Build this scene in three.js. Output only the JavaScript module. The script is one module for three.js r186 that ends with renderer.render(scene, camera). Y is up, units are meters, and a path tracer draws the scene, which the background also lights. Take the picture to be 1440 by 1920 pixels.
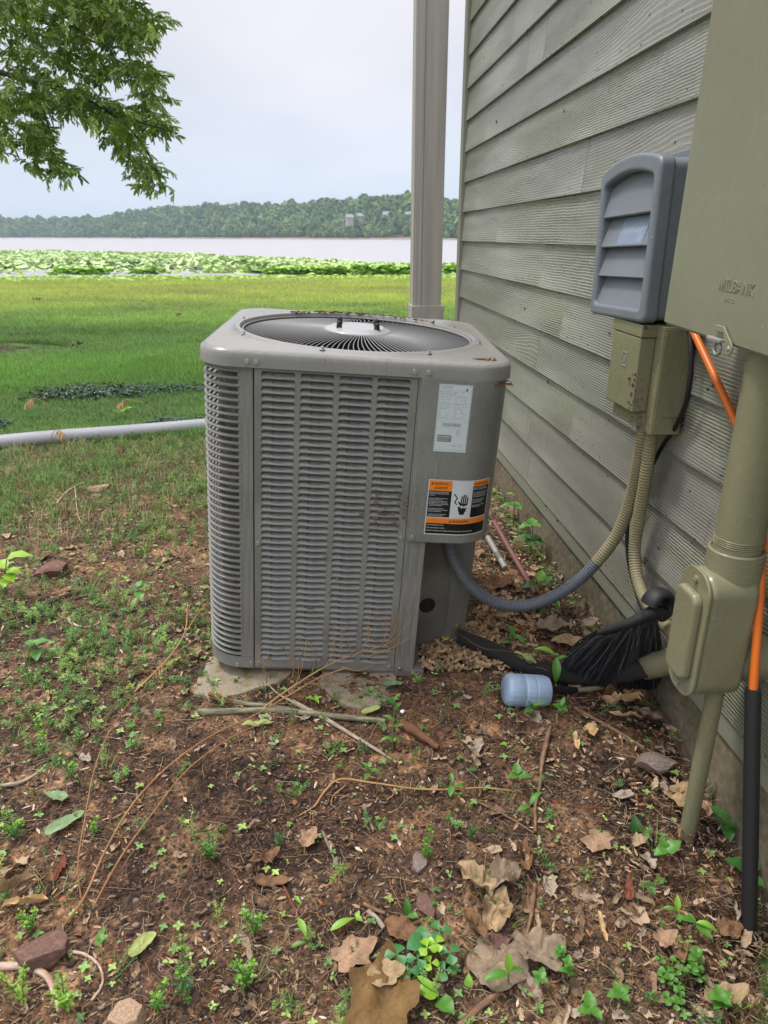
import * as THREE from 'three';
import { RoundedBoxGeometry } from 'three/addons/geometries/RoundedBoxGeometry.js';
import { mergeGeometries, toCreasedNormals } from 'three/addons/utils/BufferGeometryUtils.js';
import { FontLoader } from 'three/addons/loaders/FontLoader.js';
import { TextGeometry } from 'three/addons/geometries/TextGeometry.js';

// ------------------------------------------------------------ camera, sky, sun, exposure
const scene = new THREE.Scene();
const CAM_Y = 1.33, YAW = THREE.MathUtils.degToRad(4.9), PITCH = Math.atan(517 / 1340);
const camera = new THREE.PerspectiveCamera(2 * Math.atan(960 / 1340) * 180 / Math.PI, 0.75, 0.05, 6000);
camera.position.set(0, CAM_Y, 0);
camera.rotation.set(-PITCH, -YAW, 0, 'YXZ');
camera.focus = 2.1; camera.userData.fStop = 7;
const renderer = new THREE.WebGLRenderer();
renderer.toneMapping = THREE.LinearToneMapping;
renderer.toneMappingExposure = 1.12;
renderer.shadowMap.enabled = true;

function rngOf(seed) { let a = seed >>> 0; return () => { a = (a + 0x6D2B79F5) | 0; let t = Math.imul(a ^ (a >>> 15), 1 | a); t = (t + Math.imul(t ^ (t >>> 7), 61 | t)) ^ t; return ((t ^ (t >>> 14)) >>> 0) / 4294967296; }; }
const hash = (x, y, z) => { let h = Math.imul(x | 0, 374761393) ^ Math.imul(y | 0, 668265263) ^ Math.imul(z | 0, 2147483647 - 1274126177); h = Math.imul(h ^ (h >>> 13), 1274126177); h ^= h >>> 16; return (h >>> 0) / 4294967296; };
const sm = (t) => t * t * (3 - 2 * t);
const sstep = (a, b, x) => sm(Math.min(1, Math.max(0, (x - a) / (b - a))));
const lerp = (a, b, t) => a + (b - a) * t;
function vnoise(x, y, z = 0) {
  const xi = Math.floor(x), yi = Math.floor(y), zi = Math.floor(z), u = sm(x - xi), v = sm(y - yi), w = sm(z - zi);
  const l = (k) => lerp(lerp(hash(xi, yi, k), hash(xi + 1, yi, k), u), lerp(hash(xi, yi + 1, k), hash(xi + 1, yi + 1, k), u), v);
  return w === 0 ? l(zi) * 2 - 1 : lerp(l(zi), l(zi + 1), w) * 2 - 1;
}
function fbm(x, y, z = 0, o = 4) { let s = 0, a = 0.5; for (let i = 0; i < o; i++) { s += a * vnoise(x, y, z + i * 17); x *= 2.03; y *= 2.03; a *= 0.5; } return s; }

// overcast sky: pale blue near the horizon, lavender white above, brightest overhead
{
  const W = 1024, Hh = 512, d = new Float32Array(W * Hh * 4);
  for (let j = 0; j < Hh; j++) for (let i = 0; i < W; i++) {
    const el = ((j + 0.5) / Hh - 0.5) * Math.PI, az = ((i + 0.5) / W - 0.5) * 2 * Math.PI;
    const x = Math.cos(el) * Math.cos(az), y = Math.sin(el), z = Math.cos(el) * Math.sin(az);
    const e = Math.max(0, y);
    const k = 1.15 / (e + 0.22);
    const c = fbm(x * k * 1.1 + 3, z * k * 1.1 + 8, 0.5, 5) + 0.5 * fbm(x * 3 + 9, z * 3, y * 3 + 0.3, 3);
    const cover = sstep(0.03, 0.27, e + 0.12 * c);
    let r = lerp(0.66, 0.755, cover), g = lerp(0.735, 0.75, cover), b = lerp(0.845, 0.815, cover);
    const lum = (1.02 + 0.2 * c) * (1 + 1.5 * sstep(0.2, 0.95, e));
    r *= lum; g *= lum; b *= lum;
    if (y < 0) { const q = sstep(0, -0.2, y); r = lerp(r, 0.12, q); g = lerp(g, 0.13, q); b = lerp(b, 0.1, q); }
    const o = (j * W + i) * 4; d[o] = r; d[o + 1] = g; d[o + 2] = b; d[o + 3] = 1;
  }
  const t = new THREE.DataTexture(d, W, Hh, THREE.RGBAFormat, THREE.FloatType);
  t.mapping = THREE.EquirectangularReflectionMapping; t.magFilter = t.minFilter = THREE.LinearFilter; t.needsUpdate = true;
  scene.background = t; scene.environment = t;
}
const sun = new THREE.DirectionalLight(new THREE.Color(1, 0.95, 0.85), 2.3);
sun.position.set(-7, 17, -5); sun.target.position.set(0, 0, -2);
sun.shadow.radius = 20; sun.castShadow = true;
Object.assign(sun.shadow.camera, { left: -14, right: 14, top: 14, bottom: -14, near: 1, far: 60 });
scene.add(sun, sun.target);
scene.fog = new THREE.FogExp2(0xc2d2e2, 0.00026);

// ------------------------------------------------------------ helpers
const V = (x, y, z) => new THREE.Vector3(x, y, z);
const FW = V(Math.sin(YAW) * Math.cos(PITCH), -Math.sin(PITCH), -Math.cos(YAW) * Math.cos(PITCH));
const RT = V(Math.cos(YAW), 0, Math.sin(YAW)), UPV = RT.clone().cross(FW);
const dirOf = (px, py) => FW.clone().multiplyScalar(1340).addScaledVector(RT, px - 720).addScaledVector(UPV, 960 - py);
const onX = (px, py, X) => { const d = dirOf(px, py); return d.multiplyScalar(X / d.x).add(V(0, CAM_Y, 0)); };
const onZ = (px, py, Z) => { const d = dirOf(px, py); return d.multiplyScalar(Z / d.z).add(V(0, CAM_Y, 0)); };
const far = (px, py, D) => dirOf(px, py).normalize().multiplyScalar(D).add(V(0, CAM_Y, 0));
function onG(px, py, lift = 0) {
  const d = dirOf(px, py); let y = 0, p;
  for (let i = 0; i < 14; i++) { const t = (CAM_Y - y - lift) / -d.y; p = V(d.x * t, y + lift, d.z * t); y = Hs(p.x, p.z); }
  p.y = y + lift; return p;
}
// the lie of the land: soil bank by the house, lawn falling to the lake
function Hs(x, z) {
  let y;
  if (z > -1.85) y = lerp(-0.055, 0.085, sstep(-0.75, -1.9, z));
  else if (z > -8) y = lerp(0.085, -0.02, sstep(-1.85, -6.5, z));
  else y = lerp(-0.02, -1.15, Math.pow(Math.min(1, (-8 - z) / 37), 1.15));
  if (z < -45) y = lerp(-1.15, -2.6, sstep(-45, -56, z));
  y -= 0.05 * sstep(0.32, 0.85, x) * sstep(-5, -3, z);
  const amp = z > -10 ? 1 : 4;
  return y + amp * (0.016 * fbm(x * 1.3 + 5, z * 1.3, 0.2, 3)) + (z < -6 ? 0.05 * fbm(x * 0.35, z * 0.35, 3.1, 2) * sstep(-6, -9, z) : 0);
}
const used = {};
function numbered(n) { used[n] = (used[n] ?? -1) + 1; return used[n] ? `${n}_${String(used[n]).padStart(3, '0')}` : n; }
function tag(o, label, category, group) { o.userData.label = label; o.userData.category = category; if (group) o.userData.group = group; return o; }
function thing(name, label, category, p = [0, 0, 0], turn = 0, group) {
  const o = new THREE.Group(); o.name = numbered(name); scene.add(o);
  Array.isArray(p) ? o.position.set(...p) : o.position.copy(p);
  o.rotation.y = turn; return tag(o, label, category, group);
}
function part(name, geo, mat, parent, p) {
  const m = new THREE.Mesh(Array.isArray(geo) ? merge(geo) : geo, mat); m.name = parent === scene ? numbered(name) : name; parent.add(m);
  if (p) m.position.set(...p); return m;
}
function merge(gs) {
  const out = gs.map((g) => { g = g.index ? g.toNonIndexed() : g.clone(); for (const k of Object.keys(g.attributes)) if (!['position', 'normal', 'uv'].includes(k)) g.deleteAttribute(k); if (!g.attributes.uv) g.setAttribute('uv', new THREE.BufferAttribute(new Float32Array(g.attributes.position.count * 2), 2)); return g; });
  return mergeGeometries(out);
}
const struct = (name, geo, mat) => { const m = part(name, geo, mat, scene); m.userData.kind = 'structure'; return m; };
const stuff = (m, label) => { m.userData.kind = 'stuff'; if (label) m.userData.label = label; return m; };
const box = (x0, x1, y0, y1, z0, z1) => new THREE.BoxGeometry(x1 - x0, y1 - y0, z1 - z0).translate((x0 + x1) / 2, (y0 + y1) / 2, (z0 + z1) / 2);
const rbox = (x0, x1, y0, y1, z0, z1, r = 0.004, s = 2) => new RoundedBoxGeometry(x1 - x0, y1 - y0, z1 - z0, s, r).translate((x0 + x1) / 2, (y0 + y1) / 2, (z0 + z1) / 2);
const cyl = (r0, r1, h, n = 24, open = false) => new THREE.CylinderGeometry(r0, r1, h, n, 1, open);
function grid(nu, nv, f, uvf) {          // f(u, v) -> [x, y, z]
  const p = [], uv = [], id = [];
  for (let j = 0; j <= nv; j++) for (let i = 0; i <= nu; i++) { const u = i / nu, v = j / nv; p.push(...f(u, v)); uv.push(...(uvf ? uvf(u, v) : [u, v])); }
  for (let j = 0; j < nv; j++) for (let i = 0; i < nu; i++) { const a = j * (nu + 1) + i, b = a + 1, c = a + nu + 1, d = c + 1; id.push(a, b, d, a, d, c); }
  const g = new THREE.BufferGeometry(); g.setAttribute('position', new THREE.Float32BufferAttribute(p, 3)); g.setAttribute('uv', new THREE.Float32BufferAttribute(uv, 2)); g.setIndex(id); g.computeVertexNormals(); return g;
}
// tapering tube through points; rf(t) is its radius
function tube(pts, rf, radial = 8, seg = pts.length * 6, closedEnds = true, vScale = 1) {
  const c = new THREE.CatmullRomCurve3(pts, false, 'centripetal'), L = c.getLength(), fr = c.computeFrenetFrames(seg);
  const rr = typeof rf === 'function' ? rf : () => rf;
  const P = [];
  for (let i = 0; i <= seg; i++) P.push(c.getPointAt(i / seg));
  const ring = (i, k, r) => { const a = k / radial * Math.PI * 2; return P[i].clone().addScaledVector(fr.normals[i], Math.cos(a) * r).addScaledVector(fr.binormals[i], Math.sin(a) * r); };
  const g = grid(radial, seg, (u, v) => { const i = Math.round(v * seg); return ring(i, Math.round(u * radial) % radial, rr(v, u)).toArray(); }, (u, v) => [u, v * L * vScale]);
  const ix = Array.from(g.index.array);
  for (let i = 0; i < ix.length; i += 3) { const t = ix[i]; ix[i] = ix[i + 1]; ix[i + 1] = t; }
  g.setIndex(ix);
  // close the seam's normals
  g.computeVertexNormals();
  const nn = g.attributes.normal;
  for (let j = 0; j <= seg; j++) { const a = j * (radial + 1), b = a + radial; const n = V(nn.getX(a) + nn.getX(b), nn.getY(a) + nn.getY(b), nn.getZ(a) + nn.getZ(b)).normalize(); nn.setXYZ(a, n.x, n.y, n.z); nn.setXYZ(b, n.x, n.y, n.z); }
  if (!closedEnds) return g;
  const caps = [[0, -1], [seg, 1]].map(([i, s]) => { const pos = []; for (let k = 0; k < radial; k++) { const a = ring(i, k, rr(i / seg, k / radial)), b = ring(i, k + 1, rr(i / seg, (k + 1) / radial)); pos.push(...P[i].toArray(), ...(s > 0 ? a : b).toArray(), ...(s > 0 ? b : a).toArray()); } const q = new THREE.BufferGeometry(); q.setAttribute('position', new THREE.Float32BufferAttribute(pos, 3)); q.computeVertexNormals(); return q; });
  return merge([g, ...caps]);
}
// sweep a profile [[out, y], ...] along a path [[x, z], ...] lying flat; the profile is closed
function sweep(path, prof, crease = 0.7, closedPath = false) {
  const n = path.length, m = prof.length, nor = path.map((p, i) => { const a = path[closedPath ? (i + n - 1) % n : Math.max(0, i - 1)], b = path[closedPath ? (i + 1) % n : Math.min(n - 1, i + 1)]; const dx = b[0] - a[0], dz = b[1] - a[1], l = Math.hypot(dx, dz) || 1; return [-dz / l, dx / l]; });
  const pos = [], id = [], uv = [];
  let s = 0;
  const N = closedPath ? n + 1 : n;
  for (let ii = 0; ii < N; ii++) { const i = ii % n; if (ii) s += Math.hypot(path[i][0] - path[(ii - 1) % n][0], path[i][1] - path[(ii - 1) % n][1]); for (const [o, y] of prof) { pos.push(path[i][0] + nor[i][0] * o, y, path[i][1] + nor[i][1] * o); uv.push(s, y + o); } }
  for (let i = 0; i < N - 1; i++) for (let k = 0; k < m; k++) { const a = i * m + k, b = i * m + (k + 1) % m, c = a + m, d = b + m; id.push(a, c, b, b, c, d); }
  if (!closedPath) { for (let k = 1; k < m - 1; k++) { id.push(0, k, k + 1); const e = (N - 1) * m; id.push(e, e + k + 1, e + k); } }
  const g = new THREE.BufferGeometry(); g.setAttribute('position', new THREE.Float32BufferAttribute(pos, 3)); g.setAttribute('uv', new THREE.Float32BufferAttribute(uv, 2)); g.setIndex(id);
  return toCreasedNormals(g, crease);
}
function rrect(w, h, r, cx = 0, cy = 0) { const s = new THREE.Shape(), x0 = cx - w / 2, x1 = cx + w / 2, y0 = cy - h / 2, y1 = cy + h / 2; s.moveTo(x0 + r, y0); s.lineTo(x1 - r, y0); s.absarc(x1 - r, y0 + r, r, -Math.PI / 2, 0); s.lineTo(x1, y1 - r); s.absarc(x1 - r, y1 - r, r, 0, Math.PI / 2); s.lineTo(x0 + r, y1); s.absarc(x0 + r, y1 - r, r, Math.PI / 2, Math.PI); s.lineTo(x0, y0 + r); s.absarc(x0 + r, y0 + r, r, Math.PI, Math.PI * 1.5); return s; }
const ext = (s, depth, bevel = 0, bs = 2, cs = 8) => new THREE.ExtrudeGeometry(s, { depth: depth - 2 * bevel, bevelEnabled: bevel > 0, bevelThickness: bevel, bevelSize: bevel, bevelOffset: -bevel, bevelSegments: bs, curveSegments: cs }).translate(0, 0, bevel);

// ------------------------------------------------------------ textures and materials
function canvas(w, h, draw) { const c = document.createElement('canvas'); c.width = w; c.height = h; draw(c.getContext('2d'), w, h); return c; }
function texOf(c, srgb = true, rx = 1, ry = 1) { const t = new THREE.CanvasTexture(c); if (srgb) t.colorSpace = THREE.SRGBColorSpace; t.wrapS = t.wrapT = THREE.RepeatWrapping; t.repeat.set(rx, ry); t.magFilter = THREE.LinearFilter; return t; }
function pixels(w, h, f) { return canvas(w, h, (g) => { const im = g.createImageData(w, h), d = im.data; for (let y = 0; y < h; y++) for (let x = 0; x < w; x++) { const c = f(x / w, y / h, x, y), o = (y * w + x) * 4; if (typeof c === 'number') d[o] = d[o + 1] = d[o + 2] = c; else { d[o] = c[0]; d[o + 1] = c[1]; d[o + 2] = c[2]; } d[o + 3] = 255; } g.putImageData(im, 0, 0); }); }
// noise that tiles over the unit square
function tfbm(u, v, f, o = 4, s = 0) { let r = 0, a = 0.5; for (let i = 0; i < o; i++) { const n = (x, y) => hash(((x % f) + f) % f, ((y % f) + f) % f, s + i * 31); const x = u * f, y = v * f, xi = Math.floor(x), yi = Math.floor(y), p = sm(x - xi), q = sm(y - yi); r += a * (lerp(lerp(n(xi, yi), n(xi + 1, yi), p), lerp(n(xi, yi + 1), n(xi + 1, yi + 1), p), q) * 2 - 1); f *= 2; a *= 0.5; } return r; }
// painted metal: colour with faint mottling, dust specks, scratches and runs
function paintTex(rgb, o = {}) {
  const R = rngOf(o.seed ?? 7), n = o.size ?? 512;
  const c = pixels(n, n, (u, v) => { const k = 1 + (o.mottle ?? 0.07) * tfbm(u, v, 4, 5, o.seed ?? 1) + 0.03 * tfbm(u, v, 64, 2, 9); return rgb.map((q) => q * k); });
  const g = c.getContext('2d');
  for (let i = 0; i < (o.specks ?? 260); i++) { const l = R() < (o.light ?? 0.5); g.fillStyle = l ? `rgba(215,210,196,${0.2 + 0.6 * R()})` : `rgba(44,36,28,${0.2 + 0.6 * R()})`; g.beginPath(); g.ellipse(R() * n, R() * n, 0.5 + R() * R() * (o.big ?? 2.2), 0.5 + R() * R() * 2, R() * 3, 0, 7); g.fill(); }
  for (let i = 0; i < (o.runs ?? 20); i++) { g.strokeStyle = `rgba(${R() < 0.5 ? '220,214,200' : '50,42,34'},${0.04 + 0.1 * R()})`; g.lineWidth = 0.6 + R() * 3; const x = R() * n, y = R() * n, l = 20 + R() * 160; g.beginPath(); g.moveTo(x, y); g.lineTo(x + (R() - 0.5) * 5, y + l); g.stroke(); }
  return c;
}
const std = (o) => new THREE.MeshStandardMaterial({ roughness: 0.6, metalness: 0, ...o });
const lin = (r, g, b) => new THREE.Color().setRGB(r, g, b);
const roughTex = texOf(pixels(256, 256, (u, v) => 150 + 70 * tfbm(u, v, 8, 5, 3)), false, 2, 2);
const M = {};
M.unit = std({ map: texOf(paintTex([128, 127, 123], { seed: 3, specks: 520, runs: 90, mottle: 0.15 }), true, 2.2, 2.2), roughness: 0.62, roughnessMap: roughTex });
M.unitDark = std({ map: texOf(paintTex([112, 106, 98], { seed: 5, specks: 900, light: 0.35, mottle: 0.2 }), true, 3, 3), roughness: 0.75 });
M.cap = std({ map: texOf(paintTex([136, 134, 129], { seed: 13, specks: 240, light: 0.3, runs: 6, size: 1024 }), true, 1.3, 1.3), roughness: 0.27 });
M.black = std({ color: lin(0.012, 0.012, 0.013), roughness: 0.6 });
M.cavity = std({ color: lin(0.02, 0.019, 0.018), roughness: 0.95 });
M.hub = std({ color: lin(0.36, 0.36, 0.36), roughness: 0.25 });
M.wire = std({ color: lin(0.2, 0.2, 0.2), roughness: 0.4 });
M.screw = std({ color: lin(0.55, 0.54, 0.52), roughness: 0.35, metalness: 0.9 });
M.coil = (() => { const R = rngOf(21); const c = pixels(512, 512, (u, v, x) => { const f = (x % 6 < 2 ? 0.45 : 1) * (0.72 + 0.35 * tfbm(u, v, 6, 5, 6) + 0.5 * Math.max(0, tfbm(u, v, 40, 2, 12))); return [150 * f, 142 * f, 128 * f]; }); const g = c.getContext('2d'); for (let i = 0; i < 700; i++) { g.fillStyle = `rgba(200,198,190,${0.15 + R() * 0.5})`; g.fillRect(R() * 512, R() * 512, 2, 3 + R() * 14); } for (let i = 0; i < 300; i++) { g.fillStyle = `rgba(70,56,40,${0.3 + R() * 0.5})`; g.fillRect(R() * 512, R() * 512, 3 + R() * 8, 2 + R() * 5); } return std({ map: texOf(c, true, 5, 5), roughness: 0.6 }); })();
M.olive = std({ map: texOf(paintTex([131, 128, 101], { seed: 8, specks: 240, light: 0.65, runs: 8, mottle: 0.035, big: 1.6 }), true, 2, 2), roughness: 0.42, roughnessMap: roughTex });
M.oliveBox = std({ map: texOf(paintTex([129, 128, 105], { seed: 18, specks: 110, light: 0.4, runs: 26, big: 3, mottle: 0.05, size: 1024 }), true, 1.4, 1.4), roughness: 0.38, bumpMap: texOf(pixels(512, 512, (u, v) => 128 + 60 * tfbm(u, v, 6, 3, 4) + 50 * tfbm(u, v, 160, 2, 5)), false, 2, 2), bumpScale: 0.0005 });
M.gasket = std({ color: lin(0.09, 0.09, 0.08), roughness: 0.8 });
M.nid = std({ map: texOf(paintTex([114, 119, 126], { seed: 28, specks: 60, light: 0.3, runs: 8, mottle: 0.06 }), true, 2, 2), roughness: 0.42 });
M.concrete = (() => { const c = pixels(1024, 1024, (u, v) => { const k = 1 + 0.3 * tfbm(u, v, 4, 6, 2) + 0.25 * tfbm(u, v, 90, 3, 8), m = Math.max(0, tfbm(u, v, 5, 4, 33)); return [lerp(112, 78, m * 1.6) * k, lerp(103, 78, m * 1.6) * k, lerp(84, 52, m * 1.6) * k]; }); return std({ map: texOf(c, true, 1, 1), roughness: 0.95, bumpMap: texOf(pixels(512, 512, (u, v) => 128 + 70 * tfbm(u, v, 16, 5, 11)), false, 2, 2), bumpScale: 0.006 }); })();
M.paver = (() => { const c = pixels(512, 512, (u, v) => { const k = 1 + 0.16 * tfbm(u, v, 3, 5, 42) + 0.3 * tfbm(u, v, 100, 2, 48); const m = Math.max(0, tfbm(u, v, 4, 4, 60)) * 0.7; return [142 * k * (1 - m * 0.6), 130 * k * (1 - m * 0.55), 112 * k * (1 - m)]; }); return std({ map: texOf(c, true, 3, 3), roughness: 0.95, bumpMap: texOf(pixels(256, 256, (u, v) => 128 + 90 * tfbm(u, v, 32, 4, 51)), false, 4, 4), bumpScale: 0.002 }); })();
M.pvc = std({ map: texOf(paintTex([176, 176, 180], { seed: 38, specks: 160, light: 0.1, runs: 3 }), true, 1, 1), roughness: 0.4 });
M.post = std({ map: texOf(paintTex([172, 166, 157], { seed: 48, specks: 160, light: 0.15, runs: 30, mottle: 0.12 }), true, 1, 1), roughness: 0.7 });
M.trim = std({ map: texOf(paintTex([132, 134, 118], { seed: 58, specks: 160, light: 0.2 }), true, 1, 1), roughness: 0.6 });
M.brass = std({ color: lin(0.16, 0.14, 0.11), roughness: 0.6, metalness: 0.5 });
M.yellow = std({ color: lin(0.5, 0.36, 0.04), roughness: 0.7 });
M.foam = std({ color: lin(0.022, 0.021, 0.02), roughness: 0.95, bumpMap: texOf(pixels(256, 256, (u, v) => 128 + 90 * tfbm(u, v, 40, 3, 71)), false, 3, 12), bumpScale: 0.002 });
M.orange = std({ color: lin(0.72, 0.16, 0.012), roughness: 0.4 });
M.orangeDark = std({ color: lin(0.42, 0.075, 0.015), roughness: 0.5 });
M.bristle = std({ color: lin(0.04, 0.043, 0.053), roughness: 0.35 }); M.bristleGlint = std({ color: lin(0.2, 0.21, 0.25), roughness: 0.3 });  // second, paler tint paints bluish highlights onto some of the black bristles
M.blue = std({ map: texOf(paintTex([150, 172, 196], { seed: 68, specks: 240, light: 0.1, runs: 6, mottle: 0.12 }), true, 1, 1), roughness: 0.5 });
M.rust = std({ color: lin(0.16, 0.07, 0.035), roughness: 0.9 });
M.galv = std({ color: lin(0.36, 0.35, 0.33), roughness: 0.55, metalness: 0.5 });
M.copper = std({ color: lin(0.2, 0.085, 0.075), roughness: 0.5, metalness: 0.2 });
function barkTex(a, b, seed) { return texOf(pixels(128, 256, (u, v) => { const k = 0.5 + 0.5 * tfbm(u, v, 8, 4, seed) + 0.35 * tfbm(u * 1, v * 0.25, 32, 2, seed + 3); const t = Math.min(1, Math.max(0, k)); return a.map((q, i) => lerp(q, b[i], t)); }), true, 1, 6); }
M.bark = std({ map: barkTex([40, 34, 28], [92, 82, 70], 3), roughness: 0.95 });
M.bleached = std({ map: barkTex([104, 88, 70], [212, 200, 180], 5), roughness: 0.9 });
M.lichen = std({ map: barkTex([74, 70, 62], [168, 166, 132], 9), roughness: 0.95 });
M.stalk = std({ map: barkTex([116, 80, 48], [184, 138, 92], 14), roughness: 0.85 });
M.straw = std({ map: barkTex([132, 98, 62], [196, 158, 110], 13), roughness: 0.85 });
M.twig = std({ map: barkTex([92, 66, 48], [158, 126, 98], 15), roughness: 0.9 });
M.root = std({ map: barkTex([150, 118, 98], [222, 200, 182], 17), roughness: 0.85 });
M.redtwig = std({ map: barkTex([96, 48, 30], [150, 84, 54], 19), roughness: 0.8 });
M.stone = std({ map: texOf(pixels(256, 256, (u, v) => { const k = 1 + 0.4 * tfbm(u, v, 6, 5, 81); return [122 * k, 108 * k, 102 * k]; }), true, 6, 6), roughness: 0.9 });
M.stoneRed = std({ map: texOf(pixels(256, 256, (u, v) => { const k = 1 + 0.3 * tfbm(u, v, 6, 5, 82); return [112 * k, 84 * k, 74 * k]; }), true, 6, 6), roughness: 0.9 });
M.stoneTan = std({ map: texOf(pixels(256, 256, (u, v) => { const k = 1 + 0.3 * tfbm(u, v, 6, 5, 83); return [168 * k, 140 * k, 116 * k]; }), true, 6, 6), roughness: 0.9 });
const leafMat = (r, g, b, rough = 0.45, trans = 0.3) => new THREE.MeshPhysicalMaterial({ color: lin(r, g, b), roughness: rough, transmission: trans, thickness: 0, side: THREE.DoubleSide });
M.leaf = leafMat(0.10, 0.28, 0.035); M.leafLight = leafMat(0.24, 0.48, 0.04); M.leafDark = leafMat(0.05, 0.16, 0.035, 0.35, 0.2); M.leafPale = leafMat(0.22, 0.3, 0.12, 0.6); M.clover = leafMat(0.07, 0.25, 0.07);
M.lime = leafMat(0.36, 0.62, 0.04, 0.4, 0.4);
M.stem = std({ color: lin(0.12, 0.16, 0.05), roughness: 0.7 });
function deadTex(a, seed) { const c = pixels(256, 256, (u, v) => { const k = 1 + 0.22 * tfbm(u, v, 4, 5, seed) + 0.12 * tfbm(u, v, 40, 3, seed + 5); return a.map((q) => q * k); }); const g = c.getContext('2d'); g.strokeStyle = 'rgba(60,42,28,.35)'; g.lineWidth = 3; g.beginPath(); g.moveTo(0, 128); g.lineTo(256, 128); g.stroke(); g.lineWidth = 1.4; for (let i = 0; i < 8; i++) for (const s of [-1, 1]) { g.beginPath(); g.moveTo(20 + i * 28, 128); g.quadraticCurveTo(50 + i * 28, 128 + s * 50, 80 + i * 28, 128 + s * 120); g.stroke(); } return texOf(c); }
const dead = (a, seed) => std({ map: deadTex(a, seed), roughness: 0.85, side: THREE.DoubleSide });
M.dead = { tan: dead([160, 136, 102], 1), grey: dead([140, 122, 102], 2), brown: dead([120, 88, 60], 3), olive: dead([112, 86, 48], 4), pink: dead([156, 126, 100], 5), purple: dead([104, 76, 68], 6), green: dead([150, 160, 96], 7), red: dead([128, 72, 52], 8), straw: dead([198, 166, 120], 9), sage: dead([122, 146, 104], 10) };

// ------------------------------------------------------------ ground
{
  const base = pixels(1024, 1024, (u, v) => {
    const a = tfbm(u, v, 5, 6, 101), b = tfbm(u, v, 26, 5, 107), c = tfbm(u, v, 130, 3, 113);
    let k = 0.88 + 0.5 * a + 0.6 * b + 0.75 * c; k = Math.max(0.32, k);
    const t = sstep(-0.1, 0.5, tfbm(u, v, 9, 4, 120)); // drier, paler crust
    return [lerp(74, 124, t) * k, lerp(54, 96, t) * k, lerp(40, 70, t) * k];
  });
  const g = base.getContext('2d'), R = rngOf(5);
  for (let i = 0; i < 9000; i++) { const x = R() * 1024, y = R() * 1024, a = R() * 7, l = 3 + R() * 22, c = R(); g.strokeStyle = c < 0.5 ? `rgba(176,136,98,${0.15 + R() * 0.4})` : c < 0.8 ? `rgba(40,26,18,${0.2 + R() * 0.5})` : `rgba(132,84,54,${0.2 + R() * 0.4})`; g.lineWidth = 0.6 + R() * 1.2; g.beginPath(); g.moveTo(x, y); g.quadraticCurveTo(x + Math.cos(a) * l * 0.5 + R() * 5, y + Math.sin(a) * l * 0.5, x + Math.cos(a) * l, y + Math.sin(a) * l); g.stroke(); }
  for (let i = 0; i < 5200; i++) { const x = R() * 1024, y = R() * 1024, c = R(); g.fillStyle = c < 0.4 ? `rgba(196,160,122,${0.3 + R() * 0.5})` : c < 0.75 ? `rgba(36,24,18,${0.3 + R() * 0.5})` : `rgba(150,92,66,${0.3 + R() * 0.4})`; g.beginPath(); g.ellipse(x, y, 1 + R() * R() * 6, 0.8 + R() * R() * 3, R() * 3, 0, 7); g.fill(); }
  const bump = pixels(1024, 1024, (u, v) => 128 + 60 * tfbm(u, v, 30, 5, 107) + 70 * tfbm(u, v, 130, 3, 113));
  M.soil = std({ map: texOf(base), roughness: 0.97, bumpMap: texOf(bump, false), bumpScale: 0.006, vertexColors: true });
}
const Hf = (x, z) => Hs(x, z) + 0.011 * fbm(x * 9, z * 9, 7.2, 3) + 0.007 * fbm(x * 38, z * 38, 2.2, 3);
{
  const x0 = -3.9, x1 = 1.02, z0 = -5.45, z1 = -0.45, nu = 430, nv = 440, col = [];
  const g = grid(nu, nv, (u, v) => {
    const x = lerp(x0, x1, u), z = lerp(z0, z1, v), e = Math.min(u, 1 - u, v, 1 - v) * 14;
    const t = 0.5 + 0.9 * fbm(x * 1.7 + 2, z * 1.7, 4.4, 4), q = Math.min(1.25, Math.max(0.62, 0.6 + 0.62 * t));
    const red = fbm(x * 2.6, z * 2.6, 9.1, 3);
    const dry = sstep(-2.2, -3.6, z) * 0.25;
    col.push(q * (1.0 + 0.1 * red + dry), q * (0.98 + dry), q * (0.97 - 0.12 * red + dry * 0.7));
    return [x, Hf(x, z) - 0.05 * (1 - Math.min(1, e)), z];
  }, (u, v) => [lerp(x0, x1, u) / 0.9, lerp(z0, z1, v) / 0.9]);
  g.setAttribute('color', new THREE.Float32BufferAttribute(col, 3));
  struct('soil', g, M.soil);
}
{
  const col = pixels(512, 512, (u, v) => { const k = 0.75 + 0.5 * tfbm(u, v, 8, 5, 3) + 0.5 * tfbm(u, v, 90, 2, 5); return [98 * k, 118 * k, 56 * k]; });
  M.lawn = std({ map: texOf(col), roughness: 0.95 });
  const rows = [10, 4, 1, 0, -1, -2, -3, -4, -4.6, -5, -5.4]; for (let z = -6; z > -60; z -= 0.7) rows.push(z); rows.push(-80, -200);
  const cols = []; for (let x = -110; x <= 110; x += Math.abs(x) < 14 ? 0.6 : 4) cols.push(x);
  const g = grid(cols.length - 1, rows.length - 1, (u, v) => { const x = cols[Math.round(u * (cols.length - 1))], z = rows[Math.round(v * (rows.length - 1))]; return [x, Hs(x, z) - (z > -5.6 ? 0.035 : 0), z]; }, (u, v) => [cols[Math.round(u * (cols.length - 1))] / 1.5, rows[Math.round(v * (rows.length - 1))] / 1.5]);
  struct('lawn', g, M.lawn);
}
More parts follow.
